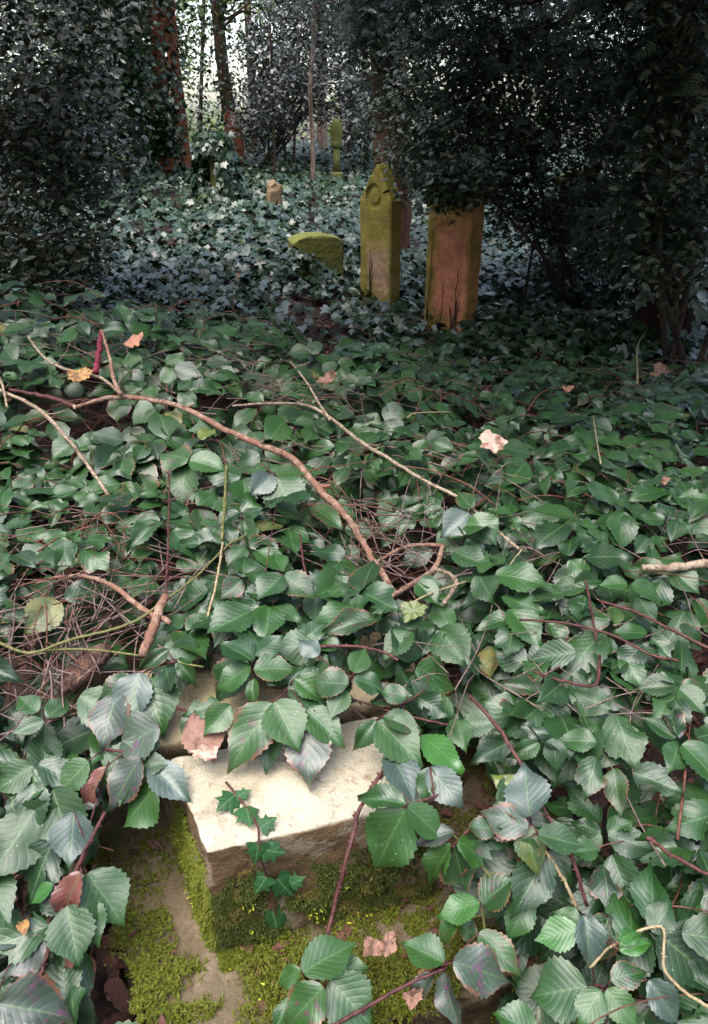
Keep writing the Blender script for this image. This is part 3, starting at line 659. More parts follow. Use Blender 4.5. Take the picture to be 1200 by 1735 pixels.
CANES = [
 ([(652, 1300), (612, 1368), (592, 1440), (566, 1535), (530, 1690)], [.01, .01, .03, .04, .03], [.0038, .004], 'cane', 60, 'thick purple thorny cane running down over the front of the stone block', .0),
 ([(545, 1750), (610, 1712), (690, 1668), (755, 1640)], .05, [.0035, .003], 'cane', 18, 'dark purple cane entering at the bottom edge under the purple edged leaf', .0),
 ([(178, 1375), (140, 1450), (115, 1510), (90, 1585), (68, 1655)], .05, [.0035, .004], 'cane', 20, 'red cane hanging with withered leaves at lower left', .02),
 ([(105, 1560), (120, 1480), (150, 1400), (185, 1290)], .03, [.002, .002], 'cane', 8, 'thin red cane beside the withered leaves at lower left', .0),
 ([(795, 1178), (840, 1228), (880, 1290), (925, 1375), (965, 1445), (995, 1535)], .03, [.004, .0035], 'cane', 40, 'long red cane slanting down through the right hand leaves beside the block', .018),
 ([(920, 1435), (955, 1490), (978, 1540)], .03, [.003, .003], 'cane_pale', 14, 'brown cane parallel to the long red cane at lower right', .012),
 ([(1015, 1018), (1080, 1038), (1140, 1068), (1215, 1105)], .035, [.003, .0038], 'cane', 20, 'dark red cane running to the right edge at mid height', .016),
 ([(880, 1050), (950, 1055), (1035, 1075), (1100, 1108), (1150, 1120)], .035, [.0025, .003], 'cane', 14, 'thin red cane crossing the leaves right of the hollow', .012),
 ([(990, 970), (1000, 1020), (1010, 1085)], .035, [.0028, .0028], 'cane', 14, 'upright reddish cane in the right hand leaves', .012),
 ([(905, 1138), (960, 1155), (1010, 1160), (1016, 1110)], .035, [.0025, .0035], 'cane', 16, 'hooked red cane over the dark gap in the right hand leaves', .014),
 ([(560, 1172), (640, 1198), (700, 1215), (760, 1228)], .03, [.002, .0022], 'cane', 12, 'thin red cane threading the leaves behind the block', .010),
 ([(540, 1095), (600, 1095), (650, 1105), (675, 1118)], .035, [.003, .003], 'cane', 14, 'red cane lying level above the stone block', .014),
 ([(288, 795), (286, 880), (284, 950), (280, 1010)], .04, [.0022, .0028], 'cane', 20, 'thin straight maroon cane hanging in the left leaves', .012),
 ([(384, 785), (381, 850), (376, 915)], .045, [.0035, .004], 'cane_green', 70, 'bristly yellow green cane standing upright left of the long branch', .015),
 ([(378, 915), (368, 980), (352, 1045)], .035, [.0028, .0028], 'cane_pale', 16, 'pale tan cane below the bristly upright one', .010),
 ([(508, 905), (512, 940), (518, 970)], .035, [.0022, .0028], 'cane', 10, 'short red cane left of the dark hollow', .012),
 ([(655, 1045), (720, 1010), (790, 985)], .03, [.002, .002], 'cane_pale', 6, 'thin tan stem running right from the dark hollow', .008),
 ([(842, 985), (862, 960), (885, 930)], .04, [.0018, .0022], 'cane_pale', 3, 'pale forked stalk standing in the leaves right of centre', .010),
 ([(1000, 1640), (1040, 1600), (1120, 1570), (1125, 1640), (1160, 1680), (1210, 1712)], .04, [.0022, .003], 'cane_pale', 5, 'crooked pale cane in the bottom right corner', .012),
 ([(1095, 1418), (1140, 1450), (1215, 1490)], .04, [.0032, .0036], 'cane', 22, 'stout red cane reaching the right edge near the bottom', .016),
 ([(765, 1410), (800, 1450), (835, 1490), (895, 1570)], .02, [.0022, .0024], 'cane_green', 8, 'green cane slanting down right of the block', .010),
 ([(415, 480), (350, 500), (345, 560)], .05, [.003, .003], 'cane', 10, 'red shoot standing in the middle of the far brambles', .008),
 ([(690, 708), (705, 700), (765, 698)], .05, [.0025, .003], 'cane_pale', 0, 'short pale twig in the leaves below the right headstone', .012),
 ([(1005, 705), (1012, 750), (1018, 785)], .05, [.002, .0025], 'cane_pale', 0, 'thin upright pale stem at right beyond the brambles', .010),
 ([(830, 655), (850, 628), (880, 632), (900, 600)], .05, [.003, .003], 'cane', 6, 'arched red shoot in the shade right of the headstones', .01),
 ([(1130, 525), (1085, 575), (1080, 650)], .08, [.004, .0045], 'cane_pale', 0, 'bent pale stem in the shade near the right edge', .01),
]
for pts, off, r, mt, th, lab, keep in CANES:
    wood('bramble_cane', pts, off, r, M[mt], lab, 'bramble cane', keep=keep, sides=6, rough=.05, thorns=th, n=6)

# ------------------------------------------------------------------ hero bramble sprays
def leaf_from(base, tip, wr=1.0, roll=0.0, material='bramble', parent=None, tmpl=None, droop=0.0, name='leaf', label=None):
    d = tip - base; ln = float(np.linalg.norm(d)); d = d / ln
    view = unit((CAM - (base + tip) / 2)[None])[0]
    n = unit((np.array([0, 0, 1.0]) * .75 + view * .55)[None])[0]
    s = np.cross(d, n); n = n * math.cos(roll) + s * math.sin(roll)
    tv, tf, ta = BH[[0, 1, 2, 3, 4, 5, 8, 9][rng.integers(0, 8)]] if tmpl is None else BH[tmpl]
    tv = tv.copy(); tv[:, 0] *= wr; tv[:, 2] -= droop * tv[:, 1] ** 2
    V, Fc, A = scatter([(tv, tf, ta)], base[None], d[None], n[None], ln * 1.02)
    o = mesh_obj(name, V, Fc, M[material], parent, A)
    if label: o['label'] = label
    return o
def spray(label, stem, leaf_list, off=.03, off_tip=None, stem_r=.0016, group='bramble sprays round the stone block', gname='bramble_spray', mcane='cane'):
    P = px_line(stem, off) if len(stem) > 1 else None
    c = on(*stem[0], off)
    root = empty(gname, c, label, 'bramble spray', group)
    a = Acc(); V, Fc = tube(catmull(P, 5), [stem_r * 1.5, stem_r], 6); a.add(V, Fc)
    for it in leaf_list:
        b = on(*it[0], it[4] if len(it) > 4 else off)
        near = P[np.argmin(np.linalg.norm(P - b, axis=1))]
        if np.linalg.norm(near - b) > .004:
            V, Fc = tube(np.array([near, (near + b) / 2 + [0, 0, .003], b]), stem_r * .7, 5); a.add(V, Fc)
    a.build('stem', M[mcane], root)
    for it in leaf_list:
        bpx, tpx = it[0], it[1]; mt = it[2] if len(it) > 2 and it[2] else 'bramble_hero'; wr = it[3] if len(it) > 3 and it[3] else 1.0
        o1 = it[4] if len(it) > 4 else off; o2 = it[5] if len(it) > 5 else (o1 - .02)
        lab = {'bramble_purple': 'purple blotched leaf', 'bramble_grey': 'greyish leaf', 'bramble_red': 'withered red brown leaf', 'bramble_yellow': 'yellowing leaf', 'bramble_bright': 'fresh bright green leaf'}.get(mt)
        B_ = on(*bpx, o1); T_ = on(*tpx, o2)
        # keep the leaf one plausible size: the tip stays at about the base's distance
        db = (B_ - CAM) @ AX; dt = (T_ - CAM) @ AX
        if abs(dt - db) > .05: T_ = CAM + ray(*tpx) * (db + np.clip(dt - db, -.05, .05))
        leaf_from(B_, T_, wr, rng.normal(0, .18), mt, root, label=lab)
    return root
HERO_ZONE = [(165, 1400), (285, 1290), (300, 1262), (365, 1190), (470, 1170), (640, 1200), (790, 1290), (790, 1400), (760, 1440), (760, 1500), (860, 1500), (850, 1640), (840, 1760), (150, 1760)]
spray('bramble spray with three big serrated leaves hanging over the back of the block top', [(520, 1140), (490, 1165), (463, 1190)],
      [((462, 1192), (380, 1298), None, 1.05, .045, .035), ((465, 1190), (507, 1268), None, 1.0, .05, .045), ((517, 1202), (585, 1260), None, .9, .045, .035), ((520, 1212), (524, 1337), 'bramble_purple', 1.0, .035, .02), ((470, 1200), (440, 1300), None, .9, .03, .02), ((500, 1150), (560, 1190), None, 1, .05, .045)])
spray('bramble spray above the right part of the block top, leaves fanned like a hand', [(720, 1170), (680, 1195), (640, 1220)],
      [((637, 1222), (600, 1272), None, 1.05, .045, .035), ((640, 1222), (717, 1292), None, 1.1, .05, .035), ((713, 1245), (786, 1305), 'bramble_bright', 1.0, .045, .03), ((660, 1270), (705, 1355), 'bramble_grey', 1.1, .035, .02), ((650, 1215), (715, 1232), None, .9, .05, .05), ((690, 1180), (640, 1170), None, 1, .05, .05)])
spray('bramble spray with deeply cut leaves lying over the worn coping stone', [(420, 1090), (428, 1120), (430, 1140)],
      [((425, 1130), (360, 1165), None, 1.1, .06, .05), ((430, 1135), (500, 1128), None, 1.1, .07, .06), ((428, 1120), (375, 1080), None, 1.1, .07, .07), ((432, 1110), (480, 1075), None, 1.2, .07, .07), ((430, 1150), (425, 1195), None, .9, .05, .04)])
spray('bramble spray in the middle of the leaves just above the pale block', [(600, 1140), (590, 1160), (580, 1170)],
      [((590, 1160), (525, 1150), None, 1.1, .07, .06), ((600, 1150), (660, 1165), None, 1.1, .07, .06), ((585, 1168), (560, 1215), None, 1.1, .06, .05), ((600, 1140), (620, 1095), None, 1.1, .07, .07), ((540, 1110), (505, 1080), 'bramble_grey', 1.1, .07, .07)])
spray('three leaflet bramble leaf beside the purple cane, its lowest leaflet the largest', [(780, 1330), (735, 1350), (690, 1364)],
      [((689, 1364), (606, 1338), None, .95, .05, .04), ((687, 1372), (622, 1484), None, 1.15, .055, .03), ((690, 1366), (758, 1424), None, 1.05, .05, .03), ((728, 1300), (788, 1372), 'bramble_grey', 1.0, .045, .03), ((730, 1300), (712, 1360), None, 1.0, .04, .02)])
spray('bramble spray with a grey pitted leaf at the left shoulder of the block', [(300, 1120), (262, 1130), (235, 1145)],
      [((238, 1140), (203, 1228), 'bramble_grey', 1.15, .05, .05), ((200, 1175), (165, 1262), 'bramble_purple', 1.1, .045, .04), ((225, 1150), (160, 1185), None, 1, .05, .04), ((250, 1150), (275, 1245), None, 1.1, .04, .03)])
spray('bramble spray at the left end of the block, one leaf lying on the stone', [(180, 1270), (215, 1275), (245, 1290)],
      [((257, 1298), (321, 1353), 'bramble_grey', .85, .03, .012), ((238, 1284), (178, 1372), 'bramble_purple', 1.05, .05, .04), ((262, 1335), (205, 1402), None, 1.2, .02, .0), ((270, 1230), (188, 1275), 'bramble_purple', 1.1, .05, .04), ((150, 1290), (95, 1345), None, 1.2, .05, .04), ((180, 1300), (130, 1370), 'bramble_red', .9, .045, .03)])
spray('bramble spray with a half rotten pinkish leaf at the back left of the block top', [(300, 1200), (330, 1205), (360, 1200)],
      [((330, 1208), (365, 1290), 'dead_pink', 1.1, .04, .015), ((390, 1195), (345, 1245), None, 1.0, .05, .04), ((340, 1200), (310, 1265), None, .9, .035, .02)])
spray('bramble spray with broad pale veined leaf at the bottom edge below the block', [(530, 1690), (522, 1665), (512, 1645)],
      [((513, 1648), (604, 1592), None, 1.15, .07, .06), ((510, 1645), (462, 1668), None, 1.0, .06, .04), ((548, 1672), (478, 1745), None, 1.1, .08, .06), ((560, 1660), (632, 1740), None, 1.1, .06, .04), ((500, 1690), (455, 1745), None, .9, .04, .03), ((560, 1640), (628, 1640), None, .9, .04, .03)])
spray('bramble spray with a purple edged leaf over the mossy slab', [(690, 1668), (735, 1645), (762, 1632)],
      [((752, 1632), (682, 1590), None, 1.15, .06, .05), ((768, 1630), (874, 1660), 'bramble_purple', 1.25, .08, .06), ((812, 1580), (886, 1648), None, 1.0, .055, .05), ((755, 1645), (762, 1745), 'bramble_purple', 1.1, .05, .03), ((735, 1648), (690, 1700), 'bramble_purple', .9, .04, .02)])
spray('bramble spray hiding the right hand end of the pale block', [(800, 1400), (780, 1420), (760, 1440)],
      [((765, 1432), (715, 1500), None, 1.1, .05, .03), ((770, 1435), (790, 1510), None, 1.1, .05, .03), ((775, 1425), (838, 1460), None, 1.0, .05, .04), ((770, 1410), (700, 1425), 'bramble_purple', .9, .03, .03), ((795, 1400), (850, 1405), None, 1.1, .05, .05)])
spray('small bramble sprig with fresh leaves standing right of the slab', [(822, 1580), (818, 1550), (815, 1530)],
      [((818, 1532), (868, 1482), None, 1.1, .06, .06), ((812, 1530), (740, 1548), 'bramble_bright', .95, .06, .05), ((780, 1565), (812, 1590), None, 1.1, .04, .03), ((778, 1560), (735, 1590), None, 1, .03, .02)], mcane='cane_green')
spray('bramble spray with a large round grey green leaf pointing up, right of the block', [(930, 1440), (912, 1412), (900, 1395)],
      [((898, 1383), (888, 1292), 'bramble_grey', 1.3, .06, .06), ((895, 1403), (812, 1372), 'bramble_purple', 1.0, .055, .04), ((912, 1414), (995, 1432), None, 1.0, .07, .06), ((900, 1418), (885, 1472), None, 1.1, .05, .04), ((890, 1350), (830, 1310), 'bramble_yellow', .9, .03, .02)])
spray('bramble spray with drooping corrugated leaves in the lower right', [(1030, 1690), (1025, 1675), (1008, 1668)],
      [((995, 1672), (893, 1686), None, 1.25, .06, .05), ((1028, 1676), (1085, 1745), None, 1.1, .06, .05), ((1018, 1678), (978, 1745), None, 1.05, .07, .06), ((990, 1550), (1012, 1658), 'bramble_grey', 1.0, .07, .06), ((1035, 1660), (1100, 1640), None, 1, .05, .05), ((1100, 1660), (1160, 1745), 'bramble_grey', 1.1, .06, .05)])
spray('bright green toothed bramble leaves beside the green blade', [(1010, 1590), (990, 1580), (975, 1575)],
      [((980, 1575), (905, 1592), 'bramble_bright', 1.25, .07, .06), ((985, 1560), (940, 1540), None, 1, .05, .05), ((1050, 1600), (1090, 1570), 'bramble_bright', 1.0, .06, .06), ((1050, 1610), (1110, 1590), 'bramble_bright', .9, .055, .05)])
spray('bramble spray with one very large leaf in the bottom left corner', [(-20, 1690), (-8, 1700), (4, 1705)],
      [((0, 1700), (118, 1722), 'bramble_purple', 1.5, .08, .07), ((75, 1592), (2, 1655), 'bramble_purple', 1.1, .06, .05), ((30, 1600), (-15, 1580), 'bramble_grey', 1, .06, .05)])
spray('withered red brown bramble leaves hanging from the red cane at lower left', [(150, 1440), (138, 1465), (125, 1520)],
      [((137, 1478), (90, 1572), 'bramble_red', 1.0, .06, .05), ((115, 1535), (130, 1638), None, 1.0, .07, .07), ((140, 1520), (168, 1605), None, 1.0, .05, .05), ((148, 1480), (212, 1565), None, 1.2, .04, .03), ((125, 1375), (118, 1468), 'bramble_grey', 1.2, .06, .06), ((90, 1500), (50, 1530), 'bramble_bright', 1, .06, .05), ((145, 1610), (100, 1640), 'bramble_red', 1, .05, .04)])
spray('bramble spray with two leaves shaped like wings left of the long branch end', [(420, 985), (450, 972), (470, 975)],
      [((478, 975), (435, 1012), None, 1.1, .05, .05), ((482, 975), (530, 1008), None, 1.05, .05, .05), ((475, 965), (465, 930), None, .9, .045, .05), ((468, 860), (520, 870), None, 1.2, .045, .03)],
      group='bramble sprays across the middle of the thicket')
spray('pair of broad bramble leaves beneath the left part of the long bent branch', [(330, 740), (325, 760), (322, 775)],
      [((320, 778), (268, 765), None, 1.1, .06, .055), ((322, 780), (384, 792), None, 1.05, .06, .055), ((340, 745), (362, 715), 'bramble_yellow', 1, .06, .06), ((318, 785), (300, 850), None, 1.1, .04, .03)],
      group='bramble sprays across the middle of the thicket')
spray('bramble spray with one white glossy leaf facing the light right of the branch', [(820, 845), (800, 862), (795, 870)],
      [((795, 870), (748, 905), 'bramble_grey', 1.2, .06, .06), ((802, 872), (840, 915), None, 1.2, .06, .05), ((800, 862), (775, 830), None, 1, .06, .06)],
      group='bramble sprays across the middle of the thicket')
spray('big ribbed bramble leaf hanging beside the long bent branch', [(440, 785), (460, 800), (468, 810)],
      [((468, 808), (500, 868), None, 1.3, .06, .05), ((462, 805), (425, 835), 'bramble_grey', 1, .06, .05), ((465, 800), (520, 800), None, 1, .06, .05)],
      group='bramble sprays across the middle of the thicket')

# ivy sprig on the block
def blk(px, py, off):
    """point on block: top plane or front plane"""
    p = atz(px, py, ZT + off)
    if (p - P0) @ nf > 0:
        d = ray(px, py); n = nf; t = ((P0 + n * off - CAM) @ n) / (d @ n); p = CAM + d * t
    return p
ist = [(383, 1325), (410, 1358), (436, 1398), (439, 1432), (447, 1470), (462, 1520), (470, 1560)]
SP_ = catmull(np.array([blk(x, y, .007) for x, y in ist]), 6)
sprig = empty('ivy_sprig', SP_[len(SP_) // 2], 'small ivy sprig trailing across the block top and down its front', 'ivy')
a = Acc(); V, Fc = tube(SP_, [.0018, .0014], 6, .1); a.add(V, Fc); a.build('stem', M['cane'], sprig)
IVH = t_outline([(0, .06), (.12, 0), (.3, .02), (.5, .14), (.36, .28), (.3, .38), (.46, .6), (.22, .6), (.12, .78), (0, 1), (-.12, .78), (-.22, .6), (-.46, .6), (-.3, .38), (-.36, .28), (-.5, .14), (-.3, .02), (-.12, 0)], .35, 3)
for (bx, by), (tx, ty) in [((416, 1362), (424, 1395)), ((440, 1402), (468, 1384)), ((400, 1345), (370, 1370)), ((438, 1432), (432, 1466)), ((448, 1440), (484, 1446)), ((452, 1486), (432, 1516)), ((470, 1490), (500, 1522)), ((462, 1545), (474, 1592)), ((490, 1500), (514, 1488)), ((400, 1350), (425, 1338))]:
    B_ = blk(bx, by, .010); T_ = blk(tx, ty, .014)
    on_front = (B_ - P0) @ nf > -.01
    n = unit(((nf * .6 + np.array([0, -.2, .7])) if on_front else np.array([.2, -.3, 1.]))[None])
    V, Fc, A = scatter([IVH], B_[None], (T_ - B_)[None], n, float(np.linalg.norm(T_ - B_)) * 1.1)
    mesh_obj('leaf', V, Fc, M['ivy_near'], sprig, A)

# ------------------------------------------------------------------ single dead leaves
def dead_leaf(px, py, size, mt, label, rot=0., off=.03, curl=.5, dist=None, field=S, n=None):
    P = on(px, py, off, field); dep = (P - CAM) @ AX; ln = size / F * dep
    rg = np.random.default_rng(int(px * 7)); NA = 28; ring = []; ph0 = rg.random() * 6
    for q in range(NA):
        an_ = q / NA * 2 * math.pi; lob = .36 + .05 * math.cos(5 * an_ + ph0) * math.cos(an_ * .5) + .04 * math.cos(3 * an_ + ph0 * 2) + .03 * rg.normal()
        ring.append((lob * math.sin(an_) * .95, .5 - lob * math.cos(an_) * 1.25))
    tv = [(0, .5, 0)]; ta = [(.5, 0, 0)]; tf = []
    ph = rg.random() * 6
    for lv, f_ in enumerate((.35, .68, 1.0)):
        for q, (x_, y_) in enumerate(ring):
            X_ = x_ * f_; Y_ = .5 + (y_ - .5) * f_
            Z_ = curl * (.9 * X_ * X_ * 2 + .35 * math.sin(Y_ * 6 + ph) * (abs(X_) + .2) + .5 * (Y_ - .5) ** 2) + .03 * f_ * rg.normal() + .06 * math.sin(q * 1.7 + ph) * f_
            tv.append((X_ * (1 - .25 * curl), Y_, Z_)); ta.append((Y_, X_ * 2, 0))
            q2 = (q + 1) % NA
            if lv == 0: tf.append((0, 1 + q, 1 + q2))
            else: a0 = 1 + (lv - 1) * NA; b0 = 1 + lv * NA; tf.append((a0 + q, b0 + q, b0 + q2, a0 + q2))
    tv = np.array(tv); ta = np.array(ta)
    d = np.array([math.cos(rot), math.sin(rot), .25]); nn = np.array([rng.normal(0, .2), -.5, .8]) if n is None else n
    V, Fc, A = scatter([(tv, tf, ta)], (P - unit(d[None])[0] * ln / 2)[None], d[None], nn[None], ln)
    o = mesh_obj('dead_leaf', V, Fc, M[mt], None, A)
    finish(o, label, 'dead leaf', 'fallen dead leaves')
dead_leaf(230, 580, 44, 'dead_orange', 'orange brown folded dead leaf standing on the far left brambles', 1.2, .07, .6)
dead_leaf(136, 636, 46, 'dead_mottled', 'mottled tan and yellow dead leaf on the left mound beside the crimson stalk', .4, .06, .3)
dead_leaf(405, 468, 26, 'dead_orange', 'small orange dead leaf alone below the ivy slope', 1.2, .07, .4)
dead_leaf(834, 750, 54, 'dead_pale', 'pale pink dead leaf lying flat on the brambles below the right headstone', 2.9, .06, .3)
dead_leaf(1120, 630, 44, 'dead_pink', 'dull pink curled dead leaf in the shade near the right edge', .3, .08, .7)
dead_leaf(962, 659, 22, 'dead_orange', 'tiny orange dead leaf in the shade right of the headstones', .3, .07, .6)
dead_leaf(1126, 816, 24, 'dead_pink', 'small crumpled red dead leaf at the right among bramble leaves', 1.0, .05, .8)
dead_leaf(556, 642, 36, 'dead_pink', 'crumpled pink brown dead leaf above the slender grey branch', .2, .05, .6)
dead_leaf(350, 1276, 52, 'dead_pale', 'pale shrivelled dead leaf on the back left corner of the block top', -.2, .03, .7)
dead_leaf(632, 1605, 44, 'dead_pink', 'pink dead leaf on the moss below the block, left of two touching', -.4, .02, .3)
dead_leaf(658, 1600, 44, 'dead_pink', 'pink dead leaf on the moss below the block, right of two touching', 1.0, .022, .3)
dead_leaf(772, 1472, 44, 'litter', 'dark brown rolled dead leaf at the right end of the block', -.3, .02, .9)
dead_leaf(700, 1690, 40, 'dead_pink', 'faded pink dead leaf at the bottom edge beside the purple cane', .5, .02, .5)
dead_leaf(722, 1655, 36, 'dead_mottled', 'tan dead leaf on the slab under the purple edged leaf', 2.0, .02, .5)
dead_leaf(46, 1568, 42, 'dead_mottled', 'curled golden brown dead leaf hanging at the lower left', -1.3, .06, .9)
dead_leaf(700, 1035, 50, 'bramble_yellow', 'yellowed bramble leaf with brown spots below the dark hollow', 0, .05, .2)
# green blade
bp = [on(903, 1448, .03), on(907, 1500, .03), on(913, 1552, .03)]
V, Fc, A = scatter([(lambda t: (t[0] * [.62, 1, 1], t[1], t[2]))(t_bramble(13, 5, w=.28, arch=.1, fold=.15, pleat=0, wav=.05))], bp[0][None], (bp[2] - bp[0])[None], np.array([[.2, -.7, .6]]), float(np.linalg.norm(bp[2] - bp[0])))
finish(mesh_obj('green_blade', V, Fc, M['bramble_yellow'], None, A), 'narrow yellow green blade hanging among the lower right bramble leaves', 'leaf')

# ------------------------------------------------------------------ bramble thicket (ground cover)
def in_poly(x, y, poly):
    c = np.zeros(len(x), bool); n = len(poly)
    for i in range(n):
        x1, y1 = poly[i]; x2, y2 = poly[(i + 1) % n]
        k = ((y1 > y) != (y2 > y)) & (x < (x2 - x1) * (y - y1) / (y2 - y1 + 1e-9) + x1)
        c ^= k
    return c
HOLES = [((650, 925), .10, .9), ((590, 905), .07, .8), ((700, 985), .05, .7), ((60, 1030), .09, .6), ((150, 1060), .07, .7), ((90, 930), .07, .5), ((330, 940), .05, .5), ((120, 1130), .07, .85),
         ((955, 1115), .035, 1.0), ((985, 1205), .05, .7), ((60, 900), .07, .5), ((200, 860), .06, .45), ((1080, 1240), .05, .5), ((100, 720), .08, .5), ((220, 1020), .05, .8),
         ((430, 650), .12, .5), ((1120, 1330), .05, .6), ((960, 1330), .04, .4), ((800, 1400), .05, .6), ((270, 1180), .05, .7)]
HOLES = [(on(*p), r, a) for p, r, a in HOLES]
def thicket(n, y0, y1, size, templ, depth, seed):
    Y = y0 + (y1 - y0) * rng.random(n) ** .9
    X = (rng.random(n) * 2 - 1) * (.55 * (Y + .55) + .15)
    # keep off the path of leaf litter and the headstones' feet
    keepm = np.ones(n, bool)
    path = np.exp(-(((X + .22) / .22) ** 2)) * sstep(3.7, 4.1, Y)
    keepm &= rng.random(n) > path
    # in the far right the brambles thin out into ivy
    keepm &= rng.random(n) > .75 * sstep(3.4, 4.6, Y)
    for c, r, a in HOLES:
        d2 = ((X - c[0]) ** 2 + ((Y - c[1]) * .8) ** 2) / r ** 2
        keepm &= rng.random(n) > a * np.exp(-d2)
    patch = vnoise(X * 5 + 31, Y * 5 + 17); keepm &= rng.random(n) < .5 + .6 * sstep(.2, .55, patch)
    X = X[keepm]; Y = Y[keepm]
    dz = -depth * rng.random(len(X)) ** 1.6 + .035
    Z = S(X, Y) + dz
    C = np.column_stack([X, Y, Z])
    # slope of the mound
    e = .05; gx = (S(X + e, Y) - S(X - e, Y)) / (2 * e); gy = (S(X, Y + e) - S(X, Y - e)) / (2 * e)
    nrm = np.column_stack([-gx * .7, -gy * .7, np.ones(len(X))]) + np.column_stack([rng.normal(0, .31, len(X)), rng.normal(-.18, .30, len(X)), np.zeros(len(X))])
    nrm = unit(nrm)
    az = rng.normal(-math.pi / 2, 1.15, len(X))
    hd = np.column_stack([np.cos(az), np.sin(az), np.zeros(len(X))])
    sz = size * (.62 + .62 * rng.random(len(X)))
    P_, D_, N_, Z_ = [], [], [], []
    ped = []
    nl_ = rng.choice([3, 3, 3, 5], len(X))
    for k, ang, rel in ((0, 0, 1.0), (1, 1.15, .86), (2, -1.15, .86), (3, 2.1, .62), (4, -2.1, .62)):
        sel = nl_ > k
        if rel < .9 and k > 0: sel = sel & (rng.random(len(X)) > .08)
        a2 = az + ang + rng.normal(0, .15, len(X))
        d = np.column_stack([np.cos(a2), np.sin(a2), np.full(len(X), -.10) + rng.normal(0, .14, len(X))])
        d = d - (d * nrm).sum(1, keepdims=True) * nrm * .85
        nn = nrm + rng.normal(0, .13, (len(X), 3)) + np.column_stack([np.cos(a2), np.sin(a2), np.zeros(len(X))]) * .12
        st = .012 if k else .028
        P_.append((C + unit(d) * st * (sz / .075)[:, None] * (1 if k == 0 else .4))[sel]); D_.append(d[sel]); N_.append(nn[sel]); Z_.append((sz * rel * (1 + rng.normal(0, .07, len(X))))[sel])
    pos = np.concatenate(P_); d = unit(np.concatenate(D_)); nn = np.concatenate(N_); sz = np.concatenate(Z_)
    mid = pos + d * (sz / 2)[:, None]
    k = np.ones(len(pos), bool)
    px, py, dep = project(mid)
    k &= (dep > .3) & (px > -160) & (px < 1360) & (py < 1900)
    mx = mid + d * (sz * .4)[:, None]; px2, py2, _ = project(mx); px0, py0, _ = project(pos)
    for a_, b_ in ((px, py), (px2, py2), (px0, py0)): k &= ~in_poly(a_, b_, HERO_ZONE)
    for (LP, kr) in LINES:
        q = LP[::2]
        for p in q:
            for mm in (mid, mid - d * (sz * .4)[:, None], mid + d * (sz * .4)[:, None]):
                dxy = np.hypot(mm[:, 0] - p[0], mm[:, 1] - p[1] + .012)
                k &= ~((dxy < kr) & (mm[:, 2] > p[2] - .012))
    # not inside the stones
    return pos[k], d[k], nn[k], sz[k]
pa = thicket(1750, .12, 1.75, .092, BH, .20, 1)
pb = thicket(2750, 1.6, 5.0, .087, BL, .22, 2)
def clear_stones(p):
    pos, d, n, s = p
    mid = pos + d * (s * .5)[:, None]
    k = np.ones(len(pos), bool)
    for (O, a_, b_, la, lb, zt, zb) in ((P0, uu, vv, float(np.linalg.norm(ex)), float(np.linalg.norm(P3 - P0)), ZT, 0), (Q0, uu, vv, .4, .20, ZT + .02, 0), (A0, uu, vv, .74, 1.0, ZS, 0)):
        for q in (pos, mid, pos + d * s[:, None]):
            r = q - O; u = r @ a_; v = r @ b_
            k &= ~((u > -.01) & (u < la + .01) & (v > -.01) & (v < lb + .01) & (q[:, 2] < zt + .012))
    return pos[k], d[k], n[k], s[k]
pa = clear_stones(pa)
Va, Fa, Aa = scatter(BH, *pa); Vb, Fb, Ab = scatter(BL, *pb)
Vt = np.concatenate([Va, Vb]); Ft = (np.concatenate([Fa[0], Fb[0] + len(Va)]), np.concatenate([Fa[1], Fb[1]])); At = np.concatenate([Aa, Ab])
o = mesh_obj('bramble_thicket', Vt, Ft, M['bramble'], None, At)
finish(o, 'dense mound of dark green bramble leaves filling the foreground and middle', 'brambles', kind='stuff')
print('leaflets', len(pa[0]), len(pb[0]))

# tangle of dead stems beneath
a = Acc(); 
def tangle(n, zone, r0, rng_len, zlo, zhi):
    for i in range(n):
        y = zone[2] + (zone[3] - zone[2]) * rng.random(); x = zone[0] + (zone[1] - zone[0]) * rng.random()
        if zone[0] < -2: x = (rng.random() * 2 - 1) * (.52 * (y + .5) + .1)
        z = float(S(x, y)) - (zlo + (zhi - zlo) * rng.random())
        c = np.array([x, y, max(z, .03)]); az = rng.random() * 6.28; ln = rng_len * (.4 + rng.random())
        d = np.array([math.cos(az), math.sin(az), rng.normal(0, .25)]); b = rng.normal(0, .22, 3)
        P = np.array([c - d * ln / 2, c - d * ln * .2 + b * ln * .25 + [0, 0, .03], c + d * ln * .2 + b * ln * .3 + [0, 0, .03], c + d * ln / 2])
        ok = True
        for p in P:
            u = (p - A0) @ uu; v = (p - A0) @ vv
            if -.02 < u < .76 and -.02 < v < .62: ok = False
        if not ok: continue
        V, Fc = tube(catmull(P, 3), [r0 * (.6 + rng.random()), r0 * .5], 4); a.add(V, Fc)
tangle(900, (-3, 3, .1, 2.2), .0018, .28, .02, .25)
tangle(300, (-3, 3, 2.2, 4.4), .0025, .40, .0, .2)
for c, r, am in HOLES: tangle(int(26 * am), (c[0] - r * 1.6, c[0] + r * 1.6, c[1] - r * 1.6, c[1] + r * 1.8), .0016, .20, .0, .16)
o = a.build('dead_stems', M['twig'])
finish(o, 'tangle of thin red brown dead stems showing between the bramble leaves', 'dead stems', kind='stuff')
a = Acc()
